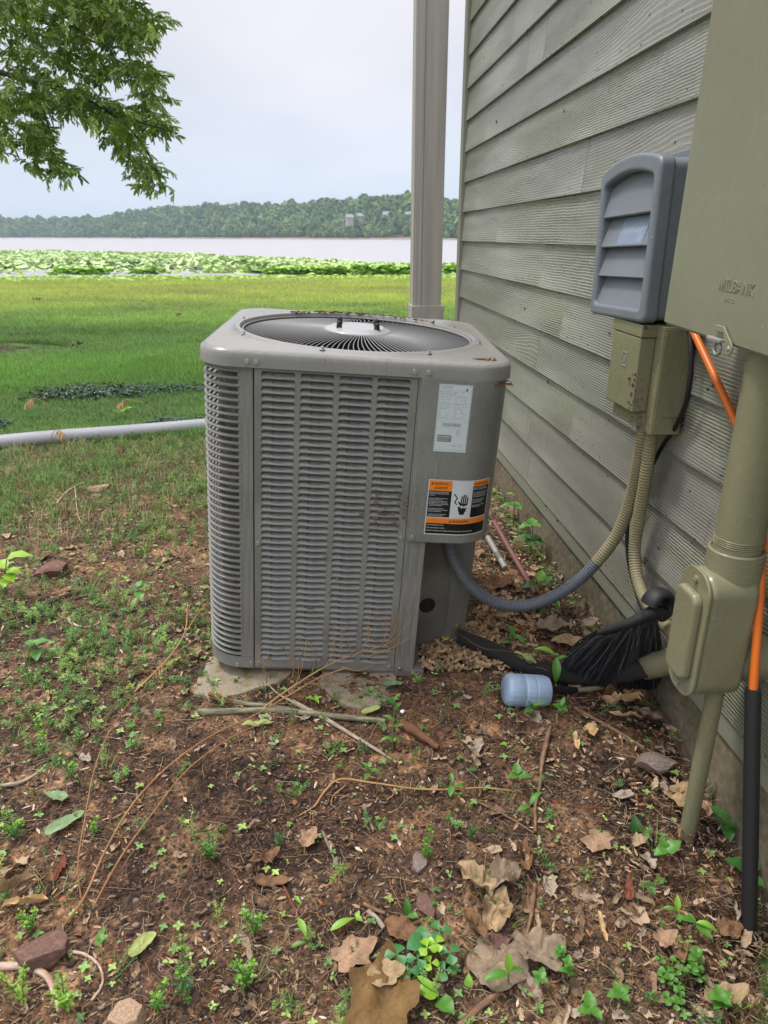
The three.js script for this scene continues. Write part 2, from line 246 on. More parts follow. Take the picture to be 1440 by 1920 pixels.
{ // bare soil showing through the lawn at far left
  const col = [], c = [-4.75, -9.9]; const g = grid(28, 8, (u, v) => { const a = u * 6.283, r = v * (0.9 + 0.45 * fbm(Math.cos(a) * 1.5 + 4, Math.sin(a) * 1.5, 2, 3)); col.push(0.6, 0.6, 0.58); const x = c[0] + Math.cos(a) * r * 1.3, z = c[1] + Math.sin(a) * r * 0.8; return [x, Hs(x, z) + 0.012 * (1 - v) - 0.003 + 0.012 * fbm(x * 8, z * 8, 1, 2), z]; }, (u, v) => [v * Math.cos(u * 6.283) * 1.2, v * Math.sin(u * 6.283) * 1.2]);
  g.setAttribute('color', new THREE.Float32BufferAttribute(col, 3)); struct('bare_soil', g, M.soil);
}
const WATER = -1.55;
{
  const m = new THREE.MeshPhysicalMaterial({ color: lin(0.335, 0.328, 0.34), roughness: 0.42, bumpMap: texOf(pixels(512, 512, (u, v) => 128 + 100 * tfbm(u, v, 10, 5, 61)), false, 900, 2600), bumpScale: 0.02 });
  const g = new THREE.PlaneGeometry(5200, 3400).rotateX(-Math.PI / 2).translate(0, WATER, -1748);
  struct('water', g, m);
}

// ------------------------------------------------------------ wooded hills across the lake
const shore = (s) => { const px = lerp(-700, 2300, s); const D = px < 420 ? lerp(1450, 900, (px + 0) / 420) : lerp(900, 600, Math.min(1, (px - 420) / 430)); const d = far(px, 443, Math.max(540, Math.min(2300, D))); return d; };
const shoreN = []; for (let i = 0; i <= 90; i++) shoreN.push(shore(i / 90));
const ridgeH = (px) => (px < 200 ? 18 : px < 300 ? lerp(18, 26, (px - 200) / 100) : px < 560 ? 27 : px < 720 ? lerp(27, 27, (px - 560) / 160) : px < 850 ? lerp(26, 19, (px - 720) / 130) : 18) + (px > 690 && px < 780 ? 2.5 : 0);
function hillPoint(s, inland) {           // inland in metres
  const i = Math.min(89.999, s * 90), a = shoreN[Math.floor(i)], b = shoreN[Math.floor(i) + 1], p = a.clone().lerp(b, i % 1);
  const out = V(p.x, 0, p.z).normalize();
  const px = lerp(-700, 2300, s), h = ridgeH(px) * (1 + 0.12 * fbm(p.x * 0.008, p.z * 0.008, 3, 3));
  const rise = sstep(4, 140, inland) * h;
  return V(p.x + out.x * inland, WATER - 0.3 + Math.min(inland, 12) * 0.12 + rise + 2.5 * fbm(p.x * 0.02 + inland * 0.02, p.z * 0.02, 1, 3) * sstep(10, 60, inland), p.z + out.z * inland);
}
{
  const ins = [0, 4, 12, 25, 45, 70, 100, 140, 220, 420];
  const g = grid(180, ins.length - 1, (u, v) => hillPoint(u, ins[Math.round(v * (ins.length - 1))]).toArray(), (u, v) => [u * 300, v * 30]);
  struct('hills', g, std({ map: texOf(pixels(256, 256, (u, v) => { const k = 0.8 + 0.4 * tfbm(u, v, 8, 4, 2), sand = sstep(0.02, 0.0, v % 0.5 < 0 ? 1 : 1); return [96 * k, 100 * k, 64 * k]; })), roughness: 1 }));
  // pale muddy strip of bank along the far shore
  const gb = grid(180, 2, (u, v) => { const p = hillPoint(u, v * 7 - 1.5); p.y = WATER + 0.05 + v * 1.5 + 0.3 * fbm(u * 90, v, 2, 2); return p.toArray(); });
  struct('shore', gb, std({ color: lin(0.24, 0.19, 0.14), roughness: 1 }));
}
{
  const R = rngOf(77);
  const mkCrown = (seed, tall) => {
    const ico = new THREE.IcosahedronGeometry(1, 3), p = ico.attributes.position;
    for (let i = 0; i < p.count; i++) { const v = V(p.getX(i), p.getY(i), p.getZ(i)); const k = 1 + 0.32 * fbm(v.x * 2.2 + seed, v.y * 2.2, v.z * 2.2, 3) + 0.22 * fbm(v.x * 6 + seed, v.y * 6, v.z * 6 + seed, 2); p.setXYZ(i, v.x * k, v.y * k * tall, v.z * k); }
    ico.computeVertexNormals();
    const parts = [ico], rr = rngOf(seed * 91);
    for (let i = 0; i < 150; i++) { const th = rr() * 6.28, y = rr() * 1.7 - 0.7, q = Math.sqrt(Math.max(0, 1 - y * y)), k = 0.98 + rr() * 0.2, s = 0.16 + rr() * 0.14; const c = new THREE.CircleGeometry(s, 5).rotateX(rr() * 3).rotateY(rr() * 6).translate(Math.cos(th) * q * k, y * k * tall, Math.sin(th) * q * k); parts.push(c); }
    return merge(parts);
  };
  const crowns = [mkCrown(1, 1.0), mkCrown(2, 1.25), mkCrown(3, 0.85)];
  const spots = [];
  for (let i = 0; i < 15000; i++) {
    const s = R(), inl = Math.pow(R(), 1.25) * 300, px = lerp(-700, 2300, s);
    if (inl < 10 + 5 * fbm(s * 60, 3, 0, 2)) continue;
    if (px > -900 && px > 735 && px < 800 && inl < 34 && inl > 0 && R() < 0.85) continue;      // grassy gap by the shore
    spots.push([s, inl, px]);
  }
  const groups = [[], [], []]; spots.forEach((q, i) => groups[i % 3].push(q));
  const wood = new THREE.Group(); wood.name = 'far_wood'; scene.add(wood); stuff(wood, 'wooded hillside of rounded green trees on the far side of the lake');
  const mt = std({ color: lin(1, 1, 1), roughness: 0.95, side: THREE.DoubleSide });
  groups.forEach((q, k) => {
    const im = new THREE.InstancedMesh(crowns[k], mt, q.length); im.name = 'tree_crowns'; stuff(im);
    const o = new THREE.Object3D(), c = new THREE.Color();
    q.forEach(([s, inl], i) => {
      const p = hillPoint(s, inl), r = (3.2 + R() * R() * 4.6) * (inl < 20 ? 0.7 : 1);
      o.position.set(p.x, p.y + r * (0.75 + 0.55 * R()), p.z); o.rotation.set(0, R() * 6.28, 0); o.scale.set(r, r * (0.9 + R() * 0.35), r); o.updateMatrix(); im.setMatrixAt(i, o.matrix);
      const t = R(), w = 0.8 + 0.4 * R(); c.setRGB(lerp(0.08, 0.17, t) * w, lerp(0.16, 0.25, t) * w, lerp(0.06, 0.075, t) * w); im.setColorAt(i, c);
    });
    wood.add(im);
  });
  // pale houses among the trees near the crest
  const hs = [[655, 407, 640, 6, 'pale low house among the trees, leftmost of the houses on the far hill', 0.25], [674, 405, 655, 5, 'small tan house with dark windows beside the leftmost house on the far hill', 0.5], [726, 402, 640, 8, 'large grey roofed house on the far hill just left of the white column', 0.1], [765, 402, 620, 5, 'white house on the far hill hidden partly by the white column', 0.2], [838, 402, 600, 5, 'pale house on the far hill seen between column and house corner', 0.3]];
  for (const [px, py, D, w, label, turn] of hs) {
    const p = far(px, py - 3, D + 95), h = thing('house', label, 'house', [p.x, p.y - 3.2, p.z], turn, 'houses on the far hill');
    part('wall', box(-w / 2, w / 2, -6, 1.5, -2.5, 2.5), std({ color: lin(0.34, 0.32, 0.29), roughness: 0.9 }), h);
    const s = new THREE.Shape(); s.moveTo(-3, 1.4); s.lineTo(3, 1.4); s.lineTo(0, 4.4); s.closePath();
    part('roof', ext(s, w + 1).translate(0, 0, -(w + 1) / 2).rotateY(Math.PI / 2), std({ color: lin(0.3, 0.29, 0.3), roughness: 0.9 }), h);
    for (let k = 0; k < 3; k++) part('window', box(-w / 2 + (k + 0.5) * w / 3 - 0.4, -w / 2 + (k + 0.5) * w / 3 + 0.4, 0.2, 1.3, 2.4, 2.56), std({ color: lin(0.06, 0.07, 0.08), roughness: 0.2 }), h);
  }
}

// ------------------------------------------------------------ house wall with lap siding
const WX = 0.957, WZ0 = -5.13, WZ1 = 0.9;
{
  const TW = 2048, TH = 1024, NB = 5;      // five boards of embossed cedar grain in one texture, 3.6 m long
  const prof = [];
  const R = rngOf(91);
  const knots = []; for (let b = 0; b < NB; b++) { const n = [0, 1, 0, 2, 1][b]; for (let i = 0; i < n; i++) knots.push([b, 0.1 + 0.8 * R(), 0.3 + 0.4 * R(), 0.04 + 0.05 * R()]); }
  const hgt = new Float32Array(TW * TH);
  for (let y = 0; y < TH; y++) for (let x = 0; x < TW; x++) {
    const b = Math.min(NB - 1, Math.floor(y / TH * NB)), v = y / TH * NB - b, u = x / TW;
    let f = v * (21 + b * 2.2) + 0.5 * fbm(u * 10 + b * 7, v * 1.6, b, 3) + 1.9 * fbm(u * 1.3 + b * 3, v * 0.8, b + 5, 2) + 0.22 * fbm(u * 70, v * 7, b + 2, 2);
    for (const [kb, ku, kv, kr] of knots) if (kb === b) { const dx = (u - ku) * 3.6 * 0.55, dy = (v - kv) * 0.19; const d = Math.hypot(dx * 0.35, dy); f += 6.5 * Math.exp(-d * d / (kr * kr * 0.8)) ; }
    const s = f - Math.floor(f), tri = s < 0.72 ? s / 0.72 : 1 - (s - 0.72) / 0.28;
    const strength = 0.4 + 0.75 * sstep(-0.35, 0.4, fbm(u * 4 + b * 11, v * 2.2, b + 9, 3));
    hgt[y * TW + x] = 0.5 + (tri - 0.5) * strength * (0.75 + 0.5 * vnoise(x * 0.12, y * 0.5, b)) ;
  }
  const bump = canvas(TW, TH, (g) => { const im = g.createImageData(TW, TH); for (let i = 0; i < TW * TH; i++) { const c = Math.max(0, Math.min(255, hgt[i] * 255)); im.data[i * 4] = im.data[i * 4 + 1] = im.data[i * 4 + 2] = c; im.data[i * 4 + 3] = 255; } g.putImageData(im, 0, 0); });
  const col = canvas(TW, TH, (g) => {
    const im = g.createImageData(TW, TH);
    for (let y = 0; y < TH; y++) for (let x = 0; x < TW; x++) { const i = y * TW + x, u = x / TW, v = y / TH; const k = 0.92 + 0.16 * (hgt[i] - 0.5) + 0.2 * fbm(u * 6, v * 14, 3, 4) + 0.035 * vnoise(x * 0.5, y * 0.5, 2); const gm = Math.max(0, fbm(u * 5 + 9, v * 9, 8, 4)) * 0.22; im.data[i * 4] = 152 * k * (1 - gm * 0.6); im.data[i * 4 + 1] = 151 * k * (1 - gm * 0.5); im.data[i * 4 + 2] = 141 * k * (1 - gm); im.data[i * 4 + 3] = 255; }
    g.putImageData(im, 0, 0);
    for (let i = 0; i < 420; i++) { g.fillStyle = `rgba(30,26,20,${0.4 + R() * 0.55})`; const y = (Math.floor(R() * NB) + (R() < 0.6 ? 0.75 + 0.2 * R() : R())) / NB * TH; g.beginPath(); g.ellipse(R() * TW, y, 1 + R() * 3.2, 0.8 + R() * 3, R() * 3, 0, 7); g.fill(); }
    for (let i = 0; i < 130; i++) { g.strokeStyle = `rgba(60,54,40,${0.05 + R() * 0.12})`; g.lineWidth = 2 + R() * 6; const x = R() * TW, y = R() * TH; g.beginPath(); g.moveTo(x, y); g.lineTo(x + (R() - 0.5) * 8, y + 20 + R() * 90); g.stroke(); }
  });
  M.siding = std({ map: texOf(col), roughness: 0.3, bumpMap: texOf(bump, false), bumpScale: 0.0028 });
  const house = thing('house', 'house wall of grey green lap siding on a low concrete foundation', 'house', [WX, 0, -2.1]);
  const RB = rngOf(12);
  const board = (y, z0, z1, row) => {
    const L = z1 - z0, h = 0.205, b = Math.floor(RB() * NB), uo = RB(), t = 0.016, tilt = 0.018;
    // cross-section in (out, y): bottom outer edge stands proudest
    const sec = [[0, 0], [0.0012, 0.0015 - 0.0015], [0.0, 0.003], [-tilt, h], [-tilt - t, h], [-t - 0.001, 0]];
    const prof = [[0.0, 0.002], [-tilt, h], [-tilt - t, h], [-t, 0], [-0.0018, 0]];
    const pos = [], uv = [], id = [];
    const n = Math.max(1, Math.ceil(L / 0.25));
    for (let i = 0; i <= n; i++) { const z = z0 + L * i / n - (-2.1), w = 0.0022 * fbm((z + row * 3) * 2.2, row, 0.5, 2); for (const [o, yy] of prof) { pos.push(-(o + w), y + yy, z); uv.push((z0 + L * i / n) / 3.6 + uo, 1 - (b + 0.94 - 0.88 * Math.min(1, yy / h)) / NB); } }
    const m = prof.length;
    for (let i = 0; i < n; i++) for (let k = 0; k < m; k++) { const a = i * m + k, bb = i * m + (k + 1) % m; id.push(a, bb, a + m, bb, bb + m, a + m); }
    const e = n * m; for (let k = 1; k < m - 1; k++) id.push(0, k + 1, k, e, e + k, e + k + 1);
    const g = new THREE.BufferGeometry(); g.setAttribute('position', new THREE.Float32BufferAttribute(pos, 3)); g.setAttribute('uv', new THREE.Float32BufferAttribute(uv, 2)); g.setIndex(id);
    part('siding_board', toCreasedNormals(g, 0.5), M.siding, house);
  };
  const joints = { 1: [-2.77], '-3': [-3.175], '-5': [-3.2], '-6': [-3.18], '-1': [-1.5], '-2': [-0.9], 2: [-1.1], 0: [-0.6], 4: [-3.4], 6: [-2.2], '-4': [-0.7], 3: [-0.2], 8: [-3.0], 10: [-1.4] };
  for (let k = -6; k <= 12; k++) {
    const y = 1.299 + 0.178 * k; let z = WZ0;
    for (const j of [...(joints[k] ?? []), WZ1]) { board(y, z, j - (j === WZ1 ? 0 : 0.0036), k); z = j; }
  }
  part('starter_strip', [rbox(0.006, 0.024, 0.166, 0.245, WZ0 + 2.1, -0.9 + 2.1, 0.002, 1), rbox(0.0065, 0.024, 0.166, 0.245, -0.897 + 2.1, WZ1 + 2.1, 0.002, 1)], M.trim, house);
  part('corner_board', [rbox(-0.014, 0.075, 0.15, 3.46, WZ0 - 0.024 + 2.1, WZ0 + 0.065 + 2.1, 0.002, 1), rbox(-0.010, 0.10, 0.15, 3.46, WZ0 - 0.044 + 2.1, WZ0 - 0.0265 + 2.1, 0.002, 1)], M.trim, house);
  part('wall_core', box(0.021, 4.5, 0.19, 3.455, WZ0 + 2.1, WZ1 + 2.1), M.trim, house);
  part('roof', box(0.0, 4.6, 3.46, 3.56, WZ0 - 0.02 + 2.1, WZ1 + 2.2), M.gasket, house);
  const fg = grid(90, 8, (u, v) => { const z = lerp(WZ0, WZ1, u), y = lerp(-0.35, 0.185, v); return [0.016 - 0.012 * (1 - v) - 0.007 * fbm(z * 5, y * 9, 0.4, 4), y, z + 2.1]; }, (u, v) => [u * 4, v * 0.4]);
  part('foundation', [fg, box(0.034, 4.5, -0.3, 0.187, WZ0 + 2.105, WZ1 + 2.1)], M.concrete, house);
}
// porch column
{
  const c = thing('porch_column', 'square off white porch column standing behind the condenser near the house corner', 'column', [0.80, 0, -5.6]);
  part('shaft', [box(-0.094, 0.096, 0.3, 4.4, -0.096, 0.096), rbox(-0.1, -0.052, 0.3, 4.4, 0.0965, 0.103, 0.002, 1), rbox(-0.048, 0.1, 0.3, 4.4, 0.0965, 0.1015, 0.002, 1)], M.post, c);
  part('side_trim', [rbox(-0.114, -0.0945, 0.3, 4.4, -0.08, 0.0955, 0.002, 1)], M.post, c);
  part('base_trim', [rbox(-0.122, 0.12, 0.02, 0.845, -0.118, 0.118, 0.004, 2), rbox(-0.126, 0.124, -0.1, 0.14, -0.124, 0.124, 0.004, 2)], M.post, c);
}

// ------------------------------------------------------------ air conditioner condenser
const AC = thing('condenser_unit', 'large grey outdoor air conditioner condenser with louvered panels, leaning toward the house', 'air conditioner', [0.0488, 0.1136, -2.2504]);
AC.rotation.set(0.0291, -0.0516, -0.0665, 'YXZ');
{
  const B = 0.4, TOP = 0.908;
  // front panel: sheet with four columns of stamped openings
  const px0 = -0.259, px1 = 0.1585, pw = px1 - px0, rows = 45, pitch = 0.01925, y00 = 0.034;
  const cols = [[0.043, 0.248], [0.281, 0.484], [0.518, 0.720], [0.752, 0.953]].map(([a, b]) => [px0 + a * pw, px0 + b * pw]);
  const oh = 0.0158;
  const sheet = new THREE.Shape(); sheet.moveTo(px0, 0.006); sheet.lineTo(px1, 0.006); sheet.lineTo(px1, TOP - 0.001); sheet.lineTo(px0, TOP - 0.001); sheet.closePath();
  for (const [a, b] of cols) for (let r = 0; r < rows; r++) { const h = rrect(b - a, oh, 0.0055, (a + b) / 2, y00 + r * pitch + oh / 2); sheet.holes.push(h); }
  const sheetG = new THREE.ExtrudeGeometry(sheet, { depth: 0.0016, bevelEnabled: false, curveSegments: 3 });
  const panel = part('front_panel', [sheetG.clone().translate(0, 0, B), box(px0, px0 + 0.0016, 0.006, TOP, B - 0.02, B - 0.0002), box(px1 - 0.0016, px1, 0.006, TOP, B - 0.02, B - 0.0002)], M.unit, AC);
  const cw = cols[0][1] - cols[0][0];
  // louver: slat leaning out from the top of the opening to a rolled lower lip
  const lv = grid(4, 6, (uu, v) => { const u = [0, 0.035, 0.5, 0.965, 1][Math.round(uu * 4)]; return lvF(u, v); }, (u, v) => [u * 0.086, v * 0.02]);
  function lvF(u, v) { const prof = [[-0.0145, 0.0128], [-0.0135, 0.0112], [-0.007, 0.0066], [-0.0005, 0.002], [0.0042, -0.0012], [0.0048, -0.0030], [0.0026, -0.0036]][Math.round(v * 6)]; const e = Math.abs(u - 0.5) > 0.4 ? 1 : 0; return [(u - 0.5) * (cw - 0.0004), prof[1], prof[0] - e * Math.max(0, prof[0] + 0.001) * 0.95]; }
  for (const [a, b] of cols) for (let r = 0; r < rows; r++) { const l = part('louver', lv, M.unit, panel, [(a + b) / 2, y00 + r * pitch + 0.0012, B + 0.0012]); l.rotation.y = (hash(r, a * 1000, 3) - 0.5) * 0.012; l.rotation.x = (hash(r, a * 1000, 5) - 0.5) * 0.08; }
  // coil behind the sheet metal
  const arc = (cx, cz, r, a0, a1, n) => Array.from({ length: n + 1 }, (_, i) => { const a = lerp(a0, a1, i / n); return [cx + r * Math.cos(a), cz + r * Math.sin(a)]; });
  const Rc = 0.105;
  const coilPath = [[-0.372, -0.26], [-0.372, 0.265], ...arc(-0.282, 0.275, 0.09, Math.PI, Math.PI / 2, 10), [0.15, 0.365]];
  part('coil', sweep(coilPath, [[0, 0.03], [0, 0.9], [-0.03, 0.9], [-0.03, 0.03]], 0.6), M.coil, AC);
  // front left corner guard of curved bars
  const barPath = [[-0.402, 0.10], [-0.402, 0.2], ...arc(-0.402 + Rc, 0.4 - Rc, Rc, Math.PI, Math.PI / 2, 9), [-0.296, 0.4]];
  const guard = part('corner_guard', [
    sweep([[-0.402, 0.085], [-0.402, 0.2], ...arc(-0.402 + Rc, 0.4 - Rc, Rc, Math.PI, Math.PI / 2, 12), [-0.2625, 0.4]], [[-0.0014, 0.0], [0.0006, 0.0], [0.0006, 0.038], [-0.0014, 0.038]], 0.6),
    sweep([[-0.402, 0.085], [-0.402, 0.2], ...arc(-0.402 + Rc, 0.4 - Rc, Rc, Math.PI, Math.PI / 2, 12), [-0.2625, 0.4]], [[-0.0014, 0.895], [0.0006, 0.895], [0.0006, TOP], [-0.0014, TOP]], 0.6),
    rbox(-0.3005, -0.2625, 0.0385, 0.8945, 0.386, 0.4006, 0.001, 1), box(-0.4026, -0.4, 0.0385, 0.8945, 0.085, 0.104)], M.unit, AC);
  const barG = sweep(barPath, [[0.001, -0.0036], [0.0032, -0.002], [0.0032, 0.0018], [0.001, 0.0034], [-0.006, 0.0034], [-0.006, -0.0036]], 0.9);
  for (let r = 0; r < 45; r++) { const b = part('bar', barG, M.unit, guard, [0, 0.047 + r * 0.01925, 0]); }
  // left and back sides
  const side = sheetG.clone(); const lvA = [];
  for (const [a, b] of cols) for (let r = 0; r < rows; r++) lvA.push(lv.clone().translate((a + b) / 2, y00 + r * pitch + 0.0012, 0.0012));
  const sp = part('side_panel', [side.clone().scale(0.86, 1, 1).translate(0.045, 0, 0).rotateY(-Math.PI / 2).translate(-B, 0, -0.13)], M.unit, AC);
  stuff(part('louver', merge(lvA).scale(0.86, 1, 1).translate(0.045, 0, 0).rotateY(-Math.PI / 2).translate(-B, 0, -0.13), M.unit, sp));
  part('back_panel', [rbox(-0.402, 0.4, 0.004, TOP, -0.402, -0.396, 0.002, 1), box(-0.402, -0.3985, 0.004, TOP, -0.396, -0.30)], M.unit, AC);
  part('base_pan', [sweep([[-0.398, -0.39], [-0.398, 0.25], ...arc(-0.398 + Rc, 0.396 - Rc, Rc, Math.PI, Math.PI / 2, 12), [0.24, 0.396], [0.24, 0.27], [0.395, 0.20], [0.395, -0.39]], [[0, -0.004], [0, 0.022], [-0.1, 0.022], [-0.1, -0.004]], 0.6), rbox(0.159, 0.25, -0.004, 0.018, 0.37, 0.4115, 0.002, 1)], M.unitDark, AC);
  part('inner_wall', [box(-0.30, 0.20, 0.03, 0.60, -0.30, 0.22), box(-0.30, 0.30, 0.03, 0.62, -0.30, 0.1)], M.cavity, AC);
  // corner post and service recess under the control box
  part('corner_post', [rbox(0.160, 0.218, 0.018, 0.62, 0.394, 0.401, 0.0015, 1), box(0.2155, 0.218, 0.018, 0.62, 0.30, 0.3935), rbox(0.160, 0.170, 0.45, TOP, 0.392, 0.4065, 0.002, 1)], M.unit, AC);
  part('service_panel', [sweep([[0.2165, 0.385], [0.2165, 0.262], [0.325, 0.235]].reverse(), [[0, 0.02], [0, 0.5], [-0.002, 0.5], [-0.002, 0.02]], 0.4), box(0.31, 0.402, 0.018, 0.62, -0.396, 0.16)], M.unitDark, AC);
  part('service_flange', [sweep([[0.3255, 0.238], [0.330, 0.25], [0.398, 0.205], [0.402, 0.16]].reverse(), [[0, 0.02], [0, 0.5], [-0.002, 0.5], [-0.002, 0.02]], 0.4)], M.unit, AC);
  part('pipe_hole_disc', [new THREE.TorusGeometry(0.0235, 0.003, 6, 20).translate(0, 0, 0), new THREE.CircleGeometry(0.023, 20)], M.black, AC, [0.262, 0.155, 0.2535]).rotation.y = 0.24;  // flat black disc in a rim; the dark of the hole is its colour
  // control box
  const rc = 0.115, bx = 0.404, bz = 0.42;
  const bp = [[0.164, 0.396], [0.1655, 0.411], [0.171, 0.4185], [0.179, bz], [0.23, bz], ...arc(bx - rc, bz - rc, rc, Math.PI / 2, 0, 14), [bx, 0.2], [bx, 0.0], [bx, -0.396]];
  const y0 = 0.449;
  part('control_box', [sweep(bp, [[-0.012, y0 - 0.0005], [-0.004, y0 - 0.001], [-0.0005, y0 + 0.003], [0, y0 + 0.008], [0, TOP], [-0.002, TOP], [-0.002, y0 + 0.01], [-0.012, y0 + 0.004]], 0.5), box(0.17, 0.40, y0 + 0.009, y0 + 0.012, 0.0, 0.33)], M.unit, AC);
  // labels bent round the box
  const arcLen = (s) => { const f = bx - rc - 0.17; if (s < f) return [0.17 + s, bz + 0.0009]; const a = Math.PI / 2 - (s - f) / rc; return [bx - rc + (rc + 0.0009) * Math.cos(a), bz - rc + (rc + 0.0009) * Math.sin(a)]; };
  const decal = (name, s0, s1, ya, yb, tex, skew = 0) => part(name, grid(24, 2, (u, v) => { const [x, z] = arcLen(lerp(s0, s1, u)); return [x, lerp(ya, yb, v) , z]; }), std({ map: tex, roughness: 0.45 }), AC);
  const T = (g, s, x, y, font, col, al = 'left') => { g.font = font; g.fillStyle = col; g.textAlign = al; g.fillText(s, x, y); };
  const plate = canvas(560, 1180, (g, w, h) => {
    g.fillStyle = '#c9d2d6'; g.fillRect(0, 0, w, h); g.strokeStyle = '#5d676c'; g.lineWidth = 3; g.strokeRect(14, 14, w - 28, h - 50);
    const k = '#616b70'; T(g, 'LENNOX', 44, 62, 'bold 46px sans-serif', '#8a949a'); T(g, 'RICHARDSON, TEXAS', 46, 88, '20px sans-serif', '#98a2a8');
    g.lineWidth = 2; const hl = (y, x0 = 14, x1 = w - 14) => { g.beginPath(); g.moveTo(x0, y); g.lineTo(x1, y); g.stroke(); };
    hl(104); T(g, 'M/N 14ACX - 041 - 230 - 11', 28, 142, '32px monospace', '#4e585e'); T(g, 'S/N 1911J08167', 28, 178, '32px monospace', '#4e585e'); hl(196); hl(330); hl(392, 14, 290); hl(600); hl(650); hl(752);
    g.beginPath(); g.moveTo(286, 196); g.lineTo(286, 650); g.stroke();
    const R = rngOf(4); const rows = [['CONTAINS HCFC-22', 'DESIGN PRESSURE'], ['FACTORY CHARGE', 'HI    400 PSIG'], ['  7 LBS 8 OZS', 'LO    250 PSIG'], ['ELECTRICAL RATING', 'NOMINAL VOLTS'], ['1 PH    60 HZ', 'MIN 197  MAX 253'], ['COMPRESSOR', 'FAN MOTOR'], ['PH          1', 'PH        1'], ['RLA      16.7', 'FLA     1.1'], ['LRA      79.0', 'HP      1/4'], ['MIN CKT AMPS', 'MAX FUSE OR CKT']];
    rows.forEach(([a, b], i) => { const y = 226 + i * 40; T(g, a, 26, y, '22px monospace', k); T(g, b, 298, y, '22px monospace', k); });
    let x = 120; while (x < 430) { const wd = 1 + Math.floor(R() * 5); g.fillStyle = '#5b6468'; g.fillRect(x, 668, wd, 62); x += wd + 2 + Math.floor(R() * 5); }
    g.strokeStyle = '#7a848a'; g.lineWidth = 4; g.beginPath(); g.arc(400, 815, 34, 0, 7); g.stroke(); T(g, 'UL', 382, 828, 'bold 30px sans-serif', '#78838a'); T(g, 'LISTED', 366, 874, '20px sans-serif', k);
    g.fillStyle = '#7d7f80'; g.fillRect(48, 880, 240, 122); T(g, 'AHRI CERTIFIED', 60, 922, 'bold 27px sans-serif', '#dde2e4'); T(g, 'www.ahridirectory.org', 60, 954, '18px sans-serif', '#dde2e4'); T(g, 'Unitary Small AC', 60, 984, 'bold 22px sans-serif', '#c6cbcd');
    T(g, 'CONFORMS TO', 300, 1064, '17px sans-serif', k); T(g, 'ANSI STD', 314, 1086, '17px sans-serif', k); g.strokeStyle = '#8a949a'; g.beginPath(); g.arc(450, 1066, 34, 0, 7); g.stroke(); T(g, 'US', 436, 1076, '26px sans-serif', k);
    g.fillStyle = '#3a2c22'; g.beginPath(); g.ellipse(468, 84, 15, 24, 0.2, 0, 7); g.fill(); g.strokeStyle = '#55483c'; g.lineWidth = 5; g.beginPath(); g.moveTo(400, 440); g.quadraticCurveTo(430, 520, 505, 498); g.stroke();
    for (let i = 0; i < 160; i++) { g.fillStyle = `rgba(110,96,76,${R() * 0.3})`; g.fillRect(R() * w, R() * h, 1 + R() * 6, 1 + R() * 4); }
  });
  decal('rating_plate', 0.041, 0.127, 0.7165, 0.896, texOf(plate));
  const warn = canvas(1180, 1040, (g, w, h) => {
    g.fillStyle = '#c8ccd0'; g.fillRect(0, 0, w, h); g.fillStyle = '#0e0e10'; g.fillRect(18, 18, 398, 1002); g.fillRect(790, 18, 372, 1002); g.fillRect(18, 820, 1144, 200);
    g.fillStyle = '#cdd1d6'; g.fillRect(416, 18, 374, 700);
    g.fillStyle = '#f0841c'; g.fillRect(18, 18, 398, 190); g.fillRect(790, 18, 372, 100); g.fillStyle = '#c8ccd0'; g.fillRect(18, 700, 1144, 20); g.fillStyle = '#f0841c'; g.fillRect(18, 718, 1144, 100);
    const tri = (x, y, s) => { g.fillStyle = '#141414'; g.beginPath(); g.moveTo(x, y); g.lineTo(x + s, y); g.lineTo(x + s / 2, y - s * 0.9); g.fill(); T(g, '!', x + s / 2, y - s * 0.12, `bold ${s * 0.62}px sans-serif`, '#f0841c', 'center'); };
    tri(44, 96, 54); T(g, 'AVERTIS-', 108, 98, 'bold 60px sans-serif', '#141414'); T(g, 'SEMENT', 108, 176, 'bold 60px sans-serif', '#141414');
    tri(808, 92, 46); T(g, 'WARNING', 862, 92, 'bold 58px sans-serif', '#141414'); tri(412, 796, 54); T(g, 'WARNING', 476, 796, 'bold 62px sans-serif', '#141414');
    const fr = ['Risque de choc électrique.', 'Peut causer des blessures ou', 'la mort.', '', 'Le haut voltage est toujours', 'présent à travers les', 'composantes de l’unité avec', 'des disjoncteurs unipolaires.', 'Des blessures ou la mort peut', 'résulter d’un contact.', '', 'Déconnecter toutes les', 'sources d’alimentation avant', 'd’ouvrir le panneau.', '', 'L’unité peut avoir plusieurs', 'sources d’alimentation.'];
    const en = ['Electric Shock Hazard.', 'May cause injury or death.', '', 'Line voltage is present at all', 'components when unit is', 'not in operation on units', 'with single pole contactors.', '', 'Disconnect all remote', 'power supplies before', 'opening this panel.', '', 'Unit may have multiple', 'power supplies.'];
    fr.forEach((s, i) => T(g, s, 34, 244 + i * 27.5, `bold ${i ? 24 : 27}px sans-serif`, '#d8dadc')); en.forEach((s, i) => T(g, s, 806, 156 + i * 27, `bold ${i ? 24 : 27}px sans-serif`, '#d8dadc'));
    ['Risk of explosion or fire.', 'Can cause injury or death.', 'Recover refrigerant from high and low side before opening system.'].forEach((s, i) => T(g, s, 34, 862 + i * 54, 'bold 26px sans-serif', '#d8dadc'));
    // hand and arc symbol
    g.fillStyle = '#101012'; g.strokeStyle = '#101012'; g.lineCap = 'round'; g.lineJoin = 'round';
    g.lineWidth = 20; g.beginPath(); g.moveTo(466, 256); g.lineTo(524, 330); g.lineTo(486, 404); g.lineTo(520, 446); g.stroke();
    g.lineWidth = 24; for (const [x, y0, y1] of [[598, 300, 440], [634, 268, 430], [670, 280, 440], [704, 322, 450]]) { g.beginPath(); g.moveTo(x, y1); g.lineTo(x + 6, y0); g.stroke(); }
